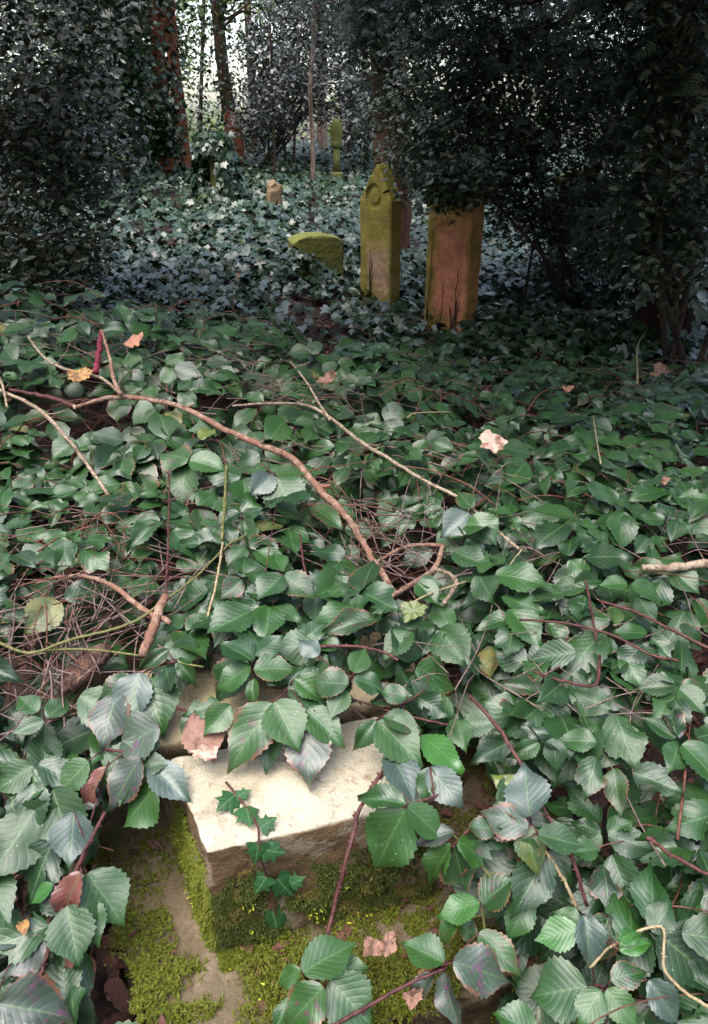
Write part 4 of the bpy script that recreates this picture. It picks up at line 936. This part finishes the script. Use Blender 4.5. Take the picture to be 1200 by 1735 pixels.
def loose(n, cx, cy, sx, sy, zo, r0, ln0, zr=.03):
    for i in range(n):
        c = np.array([cx + rng.normal(0, sx), cy + rng.normal(0, sy), 0.]); 
        if c[1] < .75: continue
        az = rng.random() * 3.14; ln = ln0 * (.4 + rng.random()); d = np.array([math.cos(az), math.sin(az), rng.normal(0, .08)]); b = rng.normal(0, .12, 3)
        P = np.array([c - d * ln / 2, c - d * ln * .15 + b * ln * .3, c + d * ln * .2 + b * ln * .2, c + d * ln / 2]); P[:, 2] = S(P[:, 0], P[:, 1]) + zo + (rng.random(4) - .5) * zr
        V, Fc = tube(catmull(P, 4), [r0 * (.7 + .6 * rng.random()), r0 * .4], 4); a.add(V, Fc)
        if rng.random() < .5:
            q = P[1]; e = q + unit((d + rng.normal(0, .6, 3) + [0, 0, .2])[None])[0] * ln * .35; V, Fc = tube(np.array([q, (q + e) / 2 + [0, 0, .004], e]), [r0 * .5, r0 * .25], 4); a.add(V, Fc)
for (px_, py_), sx, sy, n_, r0, ln in (((70, 1050), .09, .10, 26, .0018, .22), ((170, 1010), .08, .08, 12, .0018, .20), ((60, 1160), .06, .06, 16, .0016, .16), ((150, 880), .10, .10, 16, .0013, .2), ((440, 650), .16, .12, 24, .0014, .24), ((180, 600), .25, .15, 24, .0018, .3),
      ((660, 930), .06, .06, 24, .0016, .2), ((900, 1150), .2, .15, 24, .0014, .2), ((1000, 900), .3, .2, 36, .0015, .22), ((700, 760), .3, .25, 40, .0016, .25), ((1050, 640), .5, .3, 40, .0022, .35), ((330, 900), .12, .12, 26, .0014, .2)):
    c0 = on(px_, py_, .0); loose(n_, c0[0], c0[1], sx, sy, .004, r0, ln)
o = a.build('loose_twigs', M['twig_grey']); finish(o, 'thin bare twigs and dead bramble stems lying across the leaves', 'dead twigs', kind='stuff')
# fine pale twig bundle above the branch
a = Acc(); c0 = on(440, 650, .03)
for i in range(34):
    c = c0 + np.array([rng.normal(0, .11), rng.normal(0, .12), .0]); c[2] = float(S(c[0], c[1])) + .015 + .03 * rng.random()
    az = rng.normal(.3, .9); ln = .10 + .16 * rng.random(); d = np.array([math.cos(az), math.sin(az), rng.normal(.05, .2)])
    P = np.array([c - d * ln / 2, c + rng.normal(0, .01, 3), c + d * ln / 2]); V, Fc = tube(catmull(P, 3), [.0012, .0007], 4); a.add(V, Fc)
o = a.build('fine_twigs', M['twig_grey']); finish(o, 'bundle of fine mauve brown dead twigs lying above the long bent branch', 'dead twigs', kind='stuff')

# leaf litter
n = 5200; Y = np.concatenate([rng.uniform(.1, 3.6, n // 2), rng.uniform(3.6, 7.5, n // 2)]); X = (rng.random(n) * 2 - 1) * (.5 * (Y + .4) + .2)
Z = G(X, Y) + .012 + .03 * rng.random(n); az = rng.random(n) * 6.28
leaves('leaf_litter', M['litter'], SM_, np.column_stack([X, Y, Z]), np.column_stack([np.cos(az), np.sin(az), rng.normal(0, .25, n)]),
       np.column_stack([rng.normal(0, .35, n), rng.normal(0, .35, n), np.ones(n)]), .05 + .03 * rng.random(n),
       label='red brown leaf litter on the narrow path beside the headstones and under the brambles', cat='leaf litter', kind='stuff')

# ------------------------------------------------------------------ ivy ground cover
HL_XY = (atY(645, 505, 5.75)[0], 5.68); HR_XY = (atY(764, 568, 5.05)[0], 4.95)
def ivy_field():
    n = 64000
    t = rng.random(n); Y = 3.9 * (24 / 3.9) ** (t ** .95)
    X = (rng.random(n) * 2 - 1) * (.52 * Y + .6)
    k = rng.random(n) < np.where((X > .1) & (Y < 6), .7, 1.0)
    path = np.exp(-(((X + .20 + .02 * (Y - 4)) / .22) ** 2)) * sstep(6.2, 5.2, Y); k &= rng.random(n) > path * .97
    k &= rng.random(n) < .25 + sstep(3.8, 4.6, Y)
    for bx_, by_ in ((HL_XY), (HR_XY)): k &= ~((np.hypot(X - bx_, (Y - by_) * 1.0) < .20) & (rng.random(n) < .85))
    pt = vnoise(X * 2.2 + 40, Y * 2.2); k &= rng.random(n) < .25 + 1.0 * sstep(.25, .55, pt)
    X = X[k]; Y = Y[k]; n = len(X)
    Z = GI(X, Y) - .10 * rng.random(n) ** 1.5 + .03 * rng.random(n)
    az = rng.normal(-math.pi / 2, 1.2, n)
    d = np.column_stack([np.cos(az), np.sin(az), rng.normal(-.35, .25, n)])
    e = .15; gx = (GI(X + e, Y) - GI(X - e, Y)) / (2 * e); gy = (GI(X, Y + e) - GI(X, Y - e)) / (2 * e)
    nn = np.column_stack([rng.normal(0, .62, n) - gx, rng.normal(-.12, .62, n) - gy, np.ones(n)])
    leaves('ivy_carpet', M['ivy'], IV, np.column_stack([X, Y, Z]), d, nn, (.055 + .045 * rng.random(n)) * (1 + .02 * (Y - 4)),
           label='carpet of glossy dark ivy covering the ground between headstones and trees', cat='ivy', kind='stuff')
ivy_field()

# ------------------------------------------------------------------ headstones
def headstone(name, label, base, rz, wd, th, ht, shoulder, material, roundel=True, lean=0., arch='gable', panel=None, cat='headstone', group=None, power=.85, seed=0, chip=0.0, off=0.0):
    """local x across, -y the carved face, z up; base = world point of the centre of its foot. One closed slab whose faces are carved."""
    root = empty(name, base, label, cat, group, rz); root.rotation_euler = (0, lean, rz)
    hw = wd / 2; NC = 60; zs = np.unique(np.concatenate([np.linspace(0, shoulder, 80), np.linspace(shoulder, ht, 50)]))
    def half(z):
        k = np.clip((z - shoulder) / (ht - shoulder), 0, 1)
        return hw * np.maximum((1 - k) ** power if arch == 'gable' else np.sqrt(np.maximum(0, 1 - k ** 2)), .012)
    rows = []
    ss = np.linspace(-1, 1, NC)
    def face(sgn):
        out = []
        for z in zs:
            h = half(z)
            for s_ in ss:
                x = s_ * h + off * max(0, (z - shoulder)); e = min(h - abs(s_ * h), (ht - z) * .8 + .001)
                y = sgn * (th / 2 - max(0, .014 - e) * .8)
                if sgn < 0:
                    dpt = 0
                    if roundel:
                        cz = shoulder + (ht - shoulder) * .12; rr = wd * .25; q = math.hypot(x + .01, z - cz)
                        dpt += .018 * float(sstep(rr + .008, rr - .004, q)) - .013 * float(sstep(rr * .74, rr * .55, q))
                    if panel:
                        x0, x1, z0, z1 = panel; arc = z1 - ((x - (x0 + x1) / 2) / (x1 - x0)) ** 2 * .25
                        g = min(x - x0, x1 - x, arc - z); dpt += .006 * float(sstep(0, .008, g)) + .010 * max(0, 1 - abs(g) / .006)
                    y += dpt
                P = Vector((x, y, z)); q = Vector((x * 9 + seed, y * 9, z * 9))
                dn = .004 * mnoise.noise(q) + .002 * mnoise.noise(q * 4) + .0015 * mnoise.noise(q * 11)
                if chip: dn += chip * min(0, mnoise.noise(q * .8) + .1) * float(sstep(.5, 1, z / ht))
                out.append((x + dn * .6 * s_, y + sgn * dn, z + dn))
        return out
    Fv = face(-1); Bv = face(1); V = Fv + Bv; nF = len(Fv); Fc = []; nz_ = len(zs)
    for i in range(nz_ - 1):
        for k in range(NC - 1):
            a_ = i * NC + k; Fc.append((a_, a_ + 1, a_ + 1 + NC, a_ + NC)); b_ = a_ + nF; Fc.append((b_ + 1, b_, b_ + NC, b_ + NC + 1))
        l = i * NC; Fc.append((l, l + NC, l + NC + nF, l + nF)); r_ = l + NC - 1; Fc.append((r_ + NC, r_, r_ + nF, r_ + nF + NC))
    for k in range(NC - 1):
        a_ = (nz_ - 1) * NC + k; Fc.append((a_, a_ + 1, a_ + 1 + nF, a_ + nF)); b_ = k; Fc.append((b_ + 1, b_, b_ + nF, b_ + nF + 1))
    me = bpy.data.meshes.new('slab'); me.from_pydata(V, [], Fc); me.materials.append(material)
    for p in me.polygons: p.use_smooth = True
    # keep the arrises crisp
    me.validate(); me.update()
    o = bpy.data.objects.new('slab', me); COL.objects.link(o); o.parent = root
    try: me.set_sharp_from_angle(angle=R(35))
    except Exception: pass
    return root
# left headstone: right edge of the face at px 663, left edge at 610
def foot(xl, yl, xr, yr, Y, wd):
    A_ = atY(xl, yl, Y); return A_
hl = atY(645, 505, 5.75)
HLp = np.array([hl[0], 5.85, hl[2] - .08]); HRp = atY(764, 568, 5.05); HRp = np.array([HRp[0], 5.15, HRp[2] - .06])
headstone('headstone', 'narrow ochre headstone with pointed top, left one of the tall pair', HLp, R(-48), .33, .12, 1.0, .76, M['headstone_a'], lean=R(-1), seed=1, off=.10, power=.80)
headstone('headstone', 'wide pinkish orange headstone with split foot, right one of the tall pair', HRp, R(-40), .335, .16, 1.07, .90, M['headstone_b'], panel=(-.118, .110, -.2, .78), lean=R(0), seed=4)
# dead ivy stems clinging to the feet
def clinging(base, rz, th, items, label):
    a = Acc(); c, s = math.cos(rz), math.sin(rz)
    for (x0, x1, z1, r) in items:
        P = [(x0 + (x1 - x0) * t + rng.normal(0, .006), -th / 2 - .006 + rng.normal(0, .002), .0 + z1 * t) for t in np.linspace(0, 1, 7)]
        W = np.array([(base[0] + c * x - s * y, base[1] + s * x + c * y, base[2] + z) for x, y, z in P])
        V, Fc = tube(catmull(W, 3), [r, r * .4], 5, .2); a.add(V, Fc)
    o = a.build('dead_creeper', M['bark_dark']); finish(o, label, 'dead creeper')
clinging(HLp, R(-48), .13, [(-.05, -.03, .35, .007), (-.03, -.05, .42, .005), (-.06, -.02, .25, .006)], 'dark dead ivy stems climbing the foot of the left tall headstone')
clinging(HRp, R(-40), .17, [(-.13, -.12, .62, .004), (-.02, -.01, .42, .005), (.06, .10, .30, .010), (.09, .05, .26, .008), (.12, .09, .52, .005), (.02, .09, .20, .006), (-.1, -.02, .22, .005), (-.13, -.14, .25, .007)], 'dark dead ivy stems and cracks climbing the foot of the right tall headstone')
# green ledger stone
c = atY(530, 398, 6.4)
headstone('headstone', 'broad low green headstone with curved top sunk in ivy', (c[0] + .02, 6.4, c[2] - .41), R(14), .42, .26, .42, .36, M['stone_green'], roundel=False, arch='round', seed=7, chip=.012)
c = atY(463, 345, 9.0)
headstone('stone_stub', 'small broken tan stone stub leaning in the ivy', (c[0], 9.0, c[2] - .05), R(25), .15, .12, .30, .25, M['stone_tan'], roundel=False, arch='gable', lean=R(6), seed=3, chip=.1, cat='stone stub')
# far green cross-like monument
c = atY(571, 302, 13.0)
mon = empty('stone_monument', c, 'far green stone post with a thicker knobbed head beyond the ivy', 'monument')
def mono_part(name, prof, material):
    a = Acc(); n = 4; V = []; Fc = []
    for r, z in prof:
        for k in range(8):
            an = k / 8 * 2 * math.pi + .4; V.append((c[0] + r * math.cos(an) * 1.0, c[1] + r * math.sin(an), c[2] + z))
    for i in range(len(prof) - 1):
        for k in range(8): k2 = (k + 1) % 8; Fc.append((i * 8 + k, i * 8 + k2, (i + 1) * 8 + k2, (i + 1) * 8 + k))
    Fc.append(tuple(range(8))[::-1]); Fc.append(tuple((len(prof) - 1) * 8 + k for k in range(8)))
    a.add(np.array(V), Fc); a.build(name, material, mon, smooth=False)
mono_part('base', [(.10, -.1), (.10, .06), (.085, .09)], M['stone_green']); mono_part('shaft', [(.06, .09), (.055, .42)], M['stone_green'])
mono_part('head', [(.055, .42), (.095, .46), (.10, .52), (.08, .56), (.105, .62), (.10, .74), (.075, .80), (.05, .84)], M['stone_green'])
c = atY(975, 395, 6.6)
headstone('headstone', 'dim olive headstone hidden behind the dark evergreen at right', (c[0], 6.6, c[2] - .1), R(-10), .42, .12, .58, .5, M['stone_olive'], roundel=False, arch='round')

# ------------------------------------------------------------------ trees, shrubs
def rand_in_ellipsoid(n, c, r, shell=0.0):
    d = unit(rng.normal(0, 1, (n, 3))); q = (shell + (1 - shell) * rng.random(n)) ** (1 / 3)
    return np.asarray(c) + d * q[:, None] * np.asarray(r)
def crown_pts(blobs, nclump, per, spread):
    """blobs: (centre, radii, weight)"""
    W = np.array([b[2] for b in blobs], float); W /= W.sum(); out = []; cl = []
    for (c, r, w_), f in zip(blobs, W):
        k = max(1, int(nclump * f)); C_ = rand_in_ellipsoid(k, c, r, .2); cl.append(C_)
    C_ = np.concatenate(cl)
    P = np.repeat(C_, per, axis=0) + rng.normal(0, 1, (len(C_) * per, 3)) * np.array([spread, spread, spread * .6])
    return C_, P
def foliage(name, parent, blobs, nclump, per, spread, size, templ, material, hang=.25, zmin=None):
    C_, P = crown_pts(blobs, nclump, per, spread)
    if zmin is not None: P = P[P[:, 2] > zmin]
    n = len(P); az = rng.random(n) * 6.28
    d = np.column_stack([np.cos(az), np.sin(az), rng.normal(-hang, .35, n)])
    nn = np.column_stack([rng.normal(0, .55, n), rng.normal(-.25, .55, n), np.ones(n) * .9])
    V, Fc, A = scatter(templ, P, d, nn, size * (.6 + .7 * rng.random(n)))
    mesh_obj(name, V, Fc, material, parent, A); return C_
def limbs(name, parent, origin_pts, C_, n, r, material, sag=.1):
    a = Acc(); op = np.asarray(origin_pts)
    idx = rng.permutation(len(C_))[:n]
    for i in idx:
        t = C_[i]; s = op[np.argmin(np.linalg.norm(op - t, axis=1) + rng.random(len(op)) * .6)]
        m1 = s * .6 + t * .4 + rng.normal(0, .08, 3) + [0, 0, sag]; m2 = s * .25 + t * .75 + rng.normal(0, .06, 3) + [0, 0, sag * .6]
        V, Fc = tube(catmull(np.array([s, m1, m2, t]), 4), [r, r * .25], 5, .1); a.add(V, Fc)
    a.build(name, material, parent)
def trunk_path(pts, Y, zb=None):
    out = []
    for i, p in enumerate(pts):
        y = p[2] if len(p) > 2 else Y; out.append(atY(p[0], p[1], y))
    return np.array(out)
def tree(name, label, pts, Y, r, bark, blobs=None, nclump=60, per=40, spread=.25, size=.08, templ=SM_, leafm='tree_leaf', cat='tree', group=None, nl=14, sink=.1, ivy=0, ivy_r=.12, topz=None, lr=.03):
    P = trunk_path(pts, Y); P[0][2] = float(G(P[0][0], P[0][1])) - sink if sink else P[0][2]
    root = empty(name, P[0], label, cat, group)
    Q = catmull(P, 6); a = Acc(); V, Fc = tube(Q, r, 12, .14); a.add(V, Fc); a.build('trunk', M[bark], root)
    if blobs:
        C_ = foliage('crown', root, blobs, nclump, per, spread, size, templ, M[leafm])
        if nl: limbs('limbs', root, Q[len(Q) // 3:], C_, nl, lr, M[bark])
    if ivy:
        i = rng.integers(0, len(Q), ivy); az = rng.random(ivy) * 6.28; rad = np.interp(i / len(Q), np.linspace(0, 1, len(r)), r) + ivy_r * rng.random(ivy)
        C2 = Q[i] + np.column_stack([np.cos(az), np.sin(az), np.zeros(ivy)]) * rad[:, None] + rng.normal(0, .06, (ivy, 3))
        d = np.column_stack([np.cos(az) * .5, np.sin(az) * .5, -np.ones(ivy)]) + rng.normal(0, .3, (ivy, 3))
        nn = np.column_stack([np.cos(az), np.sin(az), np.full(ivy, .6)]) + rng.normal(0, .3, (ivy, 3))
        V, Fc, A = scatter(IV, C2, d, nn, .06 + .05 * rng.random(ivy)); mesh_obj('ivy', V, Fc, M['ivy'], root, A)
    return root
def B(px, py, Y, rx, ry, rz, w_=1): return (atY(px, py, Y), (rx, ry, rz), w_)

tree('pine_tree', 'straight orange barked trunk leaning left at the far edge of the ivy', [(312, 268), (305, 190), (293, 90), (286, -10), (283, -160), (280, -500)], 14, [.11, .10, .09, .07], 'bark_red',
     [B(300, -260, 14, 1.6, 1.2, 1.6)], 90, 40, .3, .10, ivy=0)
tree('yew_tree', 'short thick red brown trunk clothed in ivy left of the orange trunk', [(280, 270), (277, 200), (268, 100), (262, -100)], 13.2, [.14, .12, .10], 'bark_red',
     [B(235, 130, 13, .55, .5, 1.1), B(255, 215, 12.8, .32, .3, .5), B(205, -80, 13, 1.1, 1, .8)], 100, 42, .14, .085, IV, 'ivy', ivy=900, ivy_r=.3, nl=10, lr=.02)
tree('ivy_tree', 'dark leaning trunk hung with curtains of ivy, upper left', [(205, 262), (198, 180), (190, 80), (188, -60), (188, -300)], 11, [.10, .09, .09], 'bark_dark',
     [B(175, 60, 11, .35, .35, 1.0), B(205, 170, 11, .22, .25, .7), B(130, -40, 11, .9, .6, .6), B(235, -60, 11, .7, .6, .45)], 110, 42, .12, .08, IV, 'ivy', ivy=1500, ivy_r=.22, nl=10, lr=.02)
tree('pine_tree', 'tall brown trunk standing against the white sky gap', [(398, 248), (385, 170), (374, 80), (368, -20), (366, -300)], 17, [.14, .12, .11], 'bark_brown',
     [B(450, -60, 17, 1.0, .8, .7)], 40, 38, .3, .10, ivy=700, ivy_r=.15, lr=.03)
tree('tree_stump', 'squat red stump between the ivy post and the saplings', [(394, 236), (396, 212), (399, 192)], 15.5, [.20, .18, .17], 'bark_red', sink=.2, cat='tree stump')
tree('sapling', 'pale barked sapling, tallest and nearest of the group, left of the far monument', [(530, 306), (530, 240), (526, 150), (533, 40), (530, -120)], 12.5, [.035, .032, .03], 'bark_pink',
     [B(540, 60, 12.5, .5, .4, .9), B(560, -40, 12.5, .8, .6, .5)], 60, 36, .14, .07, SM_, 'mauve_leaf', nl=12, lr=.008)
SAP = [((466, 300), (463, 200), (458, 40), 13, 'leftmost dark sapling stem of the thin group'), ((484, 292), (481, 190), (476, 30), 14, 'second dark sapling stem from the left in the thin group'),
       ((497, 290), (501, 190), (512, 30), 14, 'dark sapling stem leaning right in the thin group'), ((457, 288), (452, 180), (440, 20), 15, 'farthest thin sapling stem at the left of the group')]
for (b_, m_, t_, y, lab) in SAP:
    tree('sapling', lab, [b_, m_, t_], y, [.024, .02, .015], 'bark_dark', [B(t_[0], 110, y, .4, .4, .75)], 26, 34, .14, .07, SM_, 'mauve_leaf', nl=8, lr=.007, group='thin sapling stems')
tree('pine_tree', 'pinkish far trunk just left of the monument', [(548, 262), (545, 190), (543, 60), (543, -100)], 19, [.12, .11, .10], 'bark_pink', [B(560, -60, 19, 1.5, 1, 1)], 50, 36, .3, .11)
tree('yew_tree', 'stout reddish yew trunk behind the pair of tall headstones', [(668, 345), (665, 290), (664, 200), (655, 60), (650, -150), (650, -400)], 7.6, [.19, .17, .15, .14], 'bark_dim',
     [B(660, 60, 7.4, .18, .4, .55, .6), B(700, -150, 7.4, 1.5, 1.3, .7, 2), B(640, 20, 7.2, .14, .2, .5, .4)], 150, 34, .16, .11, SP, 'yew', nl=18, lr=.02)
YEW = tree('yew_tree', 'massive dark reddish trunk at the right edge', [(1148, 500, 4.8), (1128, 400, 4.8), (1135, 250, 4.8), (1165, 80, 4.8), (1180, -150, 4.8), (1190, -500, 4.8)], 4.8, [.20, .15, .14, .14], 'bark_black',
     [B(1100, -260, 4.8, 2.2, 1.5, .7, 1.6), B(1130, 150, 4.35, .20, .2, .5, .35), B(1120, 380, 4.3, .22, .2, .3, .3), B(1060, 60, 4.9, .35, .4, .45, .5), B(900, -60, 4.9, .9, .7, .25, .8), B(820, 20, 5.4, .5, .4, .30, .5)], 270, 34, .15, .10, SP, 'yew', nl=26, lr=.02, ivy=1100, ivy_r=.10)

# boughs that hang over the picture: sparse outside the frame, they shade the far brambles
def boughs(parent, blobs, nclump, material, templ, size, origin, n_l):
    C_ = foliage('overhead_foliage', parent, blobs, nclump, 26, .22, size, templ, material)
    a = Acc()
    for i in rng.permutation(len(C_))[:n_l]:
        t = C_[i]; s_ = np.asarray(origin, float) + [0, 0, rng.normal(0, .4)]; m = s_ * .5 + t * .5 + rng.normal(0, .1, 3) + [0, 0, .25]
        V, Fc = tube(catmull(np.array([s_, m, t]), 6), [.03, .006], 6, .1); a.add(V, Fc)
    a.build('overhead_limbs', M['bark_black'], parent)
boughs(YEW, [(np.array([1.7, 3.2, 3.1]), (2.2, 1.6, .45), 3.0), (np.array([1.2, 1.9, 2.7]), (1.2, .8, .3), 1.0), (np.array([-.1, 4.2, 3.5]), (1.0, 1.1, .4), .8)], 290, M['yew'], SP, .20, (2.25, 4.8, 3.6), 16)
# shrubs
def shrub(name, label, foot_px, Y, blobs, nclump, per, spread, size, templ, leafm, bark='bark_dark', nstem=6, nl=22, lr=.008, cat='shrub', group=None):
    f = atY(foot_px[0], foot_px[1], Y); f[2] = float(G(f[0], f[1])); root = empty(name, f, label, cat, group)
    C_ = foliage('foliage', root, blobs, nclump, per, spread, size, templ, M[leafm])
    a = Acc()
    mids = []
    for i in range(nstem):
        t = C_[rng.integers(0, len(C_))]; m = f * .5 + t * .5 + rng.normal(0, .12, 3)
        V, Fc = tube(catmull(np.array([f + [rng.normal(0, .06), rng.normal(0, .06), -.05], m, t]), 6), [lr * 2.2, lr], 6, .1); a.add(V, Fc); mids += [m, t * .8 + m * .2]
    idx = rng.permutation(len(C_))[:nl]; mids = np.array(mids)
    for i in idx:
        t = C_[i]; s = mids[np.argmin(np.linalg.norm(mids - t, axis=1))]; V, Fc = tube(catmull(np.array([s, (s + t) / 2 + rng.normal(0, .05, 3), t]), 4), [lr * .8, lr * .35], 5); a.add(V, Fc)
    a.build('stems', M[bark], root); return root
HOL = shrub('holly_bush', 'tall dark holly bush filling the upper left edge', (20, 500), 4.6, [B(30, 330, 4.6, .55, .5, .45, 2), B(40, 150, 4.7, .45, .5, .40, 1.1), B(10, 20, 4.6, .5, .6, .4, .9), B(100, 80, 5.0, .4, .4, .4, .4), B(110, 260, 5.0, .28, .4, .35, .8), B(40, 430, 4.3, .4, .4, .2, .9), B(100, -150, 4.8, 1.0, .8, .5, 1.5)],
      330, 34, .12, .055, HO, 'holly_dark', nl=60)
boughs(HOL, [(np.array([-1.7, 2.9, 2.8]), (1.1, 1.2, .4), 2.0)], 110, M['holly_dark'], HO, .11, (-2.1, 4.6, 2.6), 10)
shrub('holly_bush', 'grey leaved holly spreading over the top of the right tall headstone', (960, 500), 5.9, [B(800, 250, 5.6, .45, .35, .28, 1.6), B(700, 220, 6.2, .30, .3, .30, .9), B(880, 160, 5.8, .5, .4, .4, 1.6), B(760, 120, 6.2, .45, .4, .35, 1.2), B(900, 330, 5.8, .35, .3, .30, 1.1), B(770, 305, 4.85, .16, .12, .07, .9), B(840, 20, 5.8, .7, .5, .4, 1.2)],
      400, 34, .10, .055, HO, 'holly', nl=70)
shrub('holly_bush', 'loose dark holly in front of the massive trunk at the right edge', (1180, 560), 4.1, [B(1150, 420, 4.1, .22, .2, .22, 1), B(1190, 250, 4.1, .2, .2, .4, 1), B(1110, 330, 4.2, .14, .2, .25, .6), B(1170, 80, 4.2, .25, .2, .3, .8)], 75, 26, .09, .05, HO, 'holly_dark', nl=30)
shrub('holly_bush', 'dark holly thicket right of the headstones in deep shade', (1040, 520), 6.0, [B(1000, 200, 6.0, .5, .4, .45, 1.8), B(1050, 380, 5.8, .5, .4, .35, 1.4), B(960, 400, 6.4, .4, .3, .3, 1), B(1020, 60, 6, .6, .4, .4, 1.4), B(1180, 330, 5.6, .4, .4, .5, 1.2), B(1190, 120, 5.8, .4, .4, .5, 1.0)],
      380, 34, .11, .055, HO, 'holly_dark', nl=70)
shrub('laurel_shrub', 'mauve grey leaved shrub behind the saplings, top centre', (440, 300), 15, [B(480, 150, 15, .6, .6, .7, 1.6), B(560, 120, 16, .9, .6, .9, 2), B(540, 20, 15.5, .9, .6, .7, 1.6), B(610, 180, 14, .5, .5, .6, 1), B(445, 200, 14, .35, .4, .4, .8), B(620, 60, 15, .6, .5, .8, 1)],
      420, 28, .18, .09, SM_, 'mauve_leaf', nl=60, lr=.012)
shrub('laurel_shrub', 'bright green shrub behind the leaning ivy trunk, upper left', (240, 290), 15.5, [B(230, 60, 15.5, .9, .6, .9, 2), B(160, 160, 15.5, .8, .6, .7, 1.4), B(320, 40, 16.5, .25, .4, .5, .2), B(120, 40, 15, .8, .5, .9, 1)],
      330, 26, .2, .10, SM_, 'tree_leaf', nl=50, lr=.012)
shrub('laurel_shrub', 'dull grey green shrub under the holly between the ivy slope and left edge', (170, 330), 9.5, [B(130, 210, 9.5, .5, .4, .45, 1), B(80, 120, 9.5, .7, .4, .7, 1)], 120, 30, .13, .075, HO, 'holly', nl=24)
# ivy clad post
f = atY(372, 352, 9.3); f[2] = float(G(f[0], f[1]))
post = empty('ivy_post', f, 'narrow green stone post smothered in dark ivy on the slope', 'stone post')
z1 = atY(372, 232, 9.3)[2]
bx = stone_prism('post', [(f[0] - .07, f[1] - .06), (f[0] + .07, f[1] - .06), (f[0] + .07, f[1] + .06), (f[0] - .07, f[1] + .06)], z1, f[2] - .1, M['stone_green'], post, cuts=14, amp=.006, seed=2)
n = 1500; hh = rng.random(n) ** .8; az = rng.random(n) * 6.28; rad = .09 + (.26 * (1 - hh) ** 1.5 + .12) * rng.random(n)
C2 = np.column_stack([f[0] + np.cos(az) * rad, f[1] + np.sin(az) * rad, f[2] + hh * (z1 - f[2] + .06)])
kk = ~((np.abs(az - 4.4) < .5) & (hh > .35) & (hh < .75)); C2 = C2[kk]; az = az[kk]; n = len(az)
V, Fc, A = scatter(IV, C2, np.column_stack([np.cos(az) * .5, np.sin(az) * .5, -np.ones(n)]) + rng.normal(0, .3, (n, 3)), np.column_stack([np.cos(az), np.sin(az), np.full(n, .8)]) + rng.normal(0, .35, (n, 3)), .06 + .04 * rng.random(n))
mesh_obj('ivy', V, Fc, M['ivy'], post, A)

TR = [(60, 285, 12, .07, -20, 'slim dark ivy clad trunk, leftmost beyond the holly'), (112, 270, 14, .09, 10, 'slim dark trunk with ivy between the left edge and the leaning ivy tree'),
      (150, 268, 16, .07, 14, 'thin straight dark trunk just left of the leaning ivy tree'), (238, 262, 17, .08, -6, 'thin dark trunk between the leaning ivy tree and the red yew trunk'),
      (338, 262, 20, .05, 8, 'very thin trunk standing in the white sky gap'), (432, 262, 19, .09, -14, 'dark ivy clad trunk just right of the sky gap'), (590, 270, 18, .10, 12, 'dark trunk behind and right of the far monument'),
      (622, 275, 15, .06, -6, 'slender dark trunk left of the stout reddish yew')]
for (x_, y_, Y_, r_, ln_, lab) in TR:
    tree('woodland_tree', lab, [(x_, y_), (x_ + ln_ * .4, y_ - 120), (x_ + ln_, -20), (x_ + ln_ * 1.5, -250)], Y_, [r_, r_ * .85, r_ * .75], 'bark_dark' if x_ != 432 else 'bark_brown', [B(x_ + ln_ * 1.5, -140, Y_, 1.0, .8, .7)], 34, 34, .25, .09, IV, 'ivy', ivy=500, ivy_r=.16, nl=6, lr=.02, group='slim trunks of the far wood')
# far wood beyond the graveyard
bl = []
for px in range(-500, 1800, 70):
    if 300 < px < 410: continue
    y = 24 + 6 * rng.random()
    for py in (-60, 70, 190): bl.append(B(px + rng.normal(0, 20), py + rng.normal(0, 20), y, 1.5, .8, 1.3, 1))
for px in (300, 330, 360, 395, 430): bl.append(B(px, 235 + rng.normal(0, 8), 23, .7, .5, .55, .8)); bl.append(B(px, 20 + rng.normal(0, 60), 24, .5, .5, .9, .18))
C_, P = crown_pts(bl, 1200, 20, .33)
n = len(P); az = rng.random(n) * 6.28
leaves('far_wood', M['tree_leaf'], SM_, P, np.column_stack([np.cos(az), np.sin(az), rng.normal(-.2, .3, n)]), np.column_stack([rng.normal(0, .6, n), rng.normal(-.3, .6, n), np.ones(n)]), .14 + .12 * rng.random(n),
       label='pale broken mass of woodland foliage beyond the graveyard', cat='woodland', kind='stuff')

# unseen wood added behind and beside the viewer to block low light
bl = []
for k in range(64):
    an = R(48) + R(264) * (k / 63); rad = 7.5 + 2.0 * rng.random()      # clockwise from +Y, leaving the picture's own side alone
    for z_ in (1.0, 3.2, 5.4): bl.append((np.array([rad * math.sin(an), rad * math.cos(an), z_ + rng.normal(0, .4)]), (1.0, 1.0, 1.3), 1))
C_, P = crown_pts(bl, 900, 16, .40)
P = P[~((np.abs(P[:, 0]) < .62 * P[:, 1] + 1.2) & (P[:, 1] > 0))]
n = len(P); az = rng.random(n) * 6.28
leaves('light_block_wood', M['holly_dark'], SM_, P, np.column_stack([np.cos(az), np.sin(az), rng.normal(-.3, .3, n)]), np.column_stack([rng.normal(0, .8, n), rng.normal(0, .8, n), np.ones(n)]), .30 + .2 * rng.random(n),
       label='unseen dark evergreen wood added all round beyond the picture edges to block low light', cat='woodland', kind='stuff')
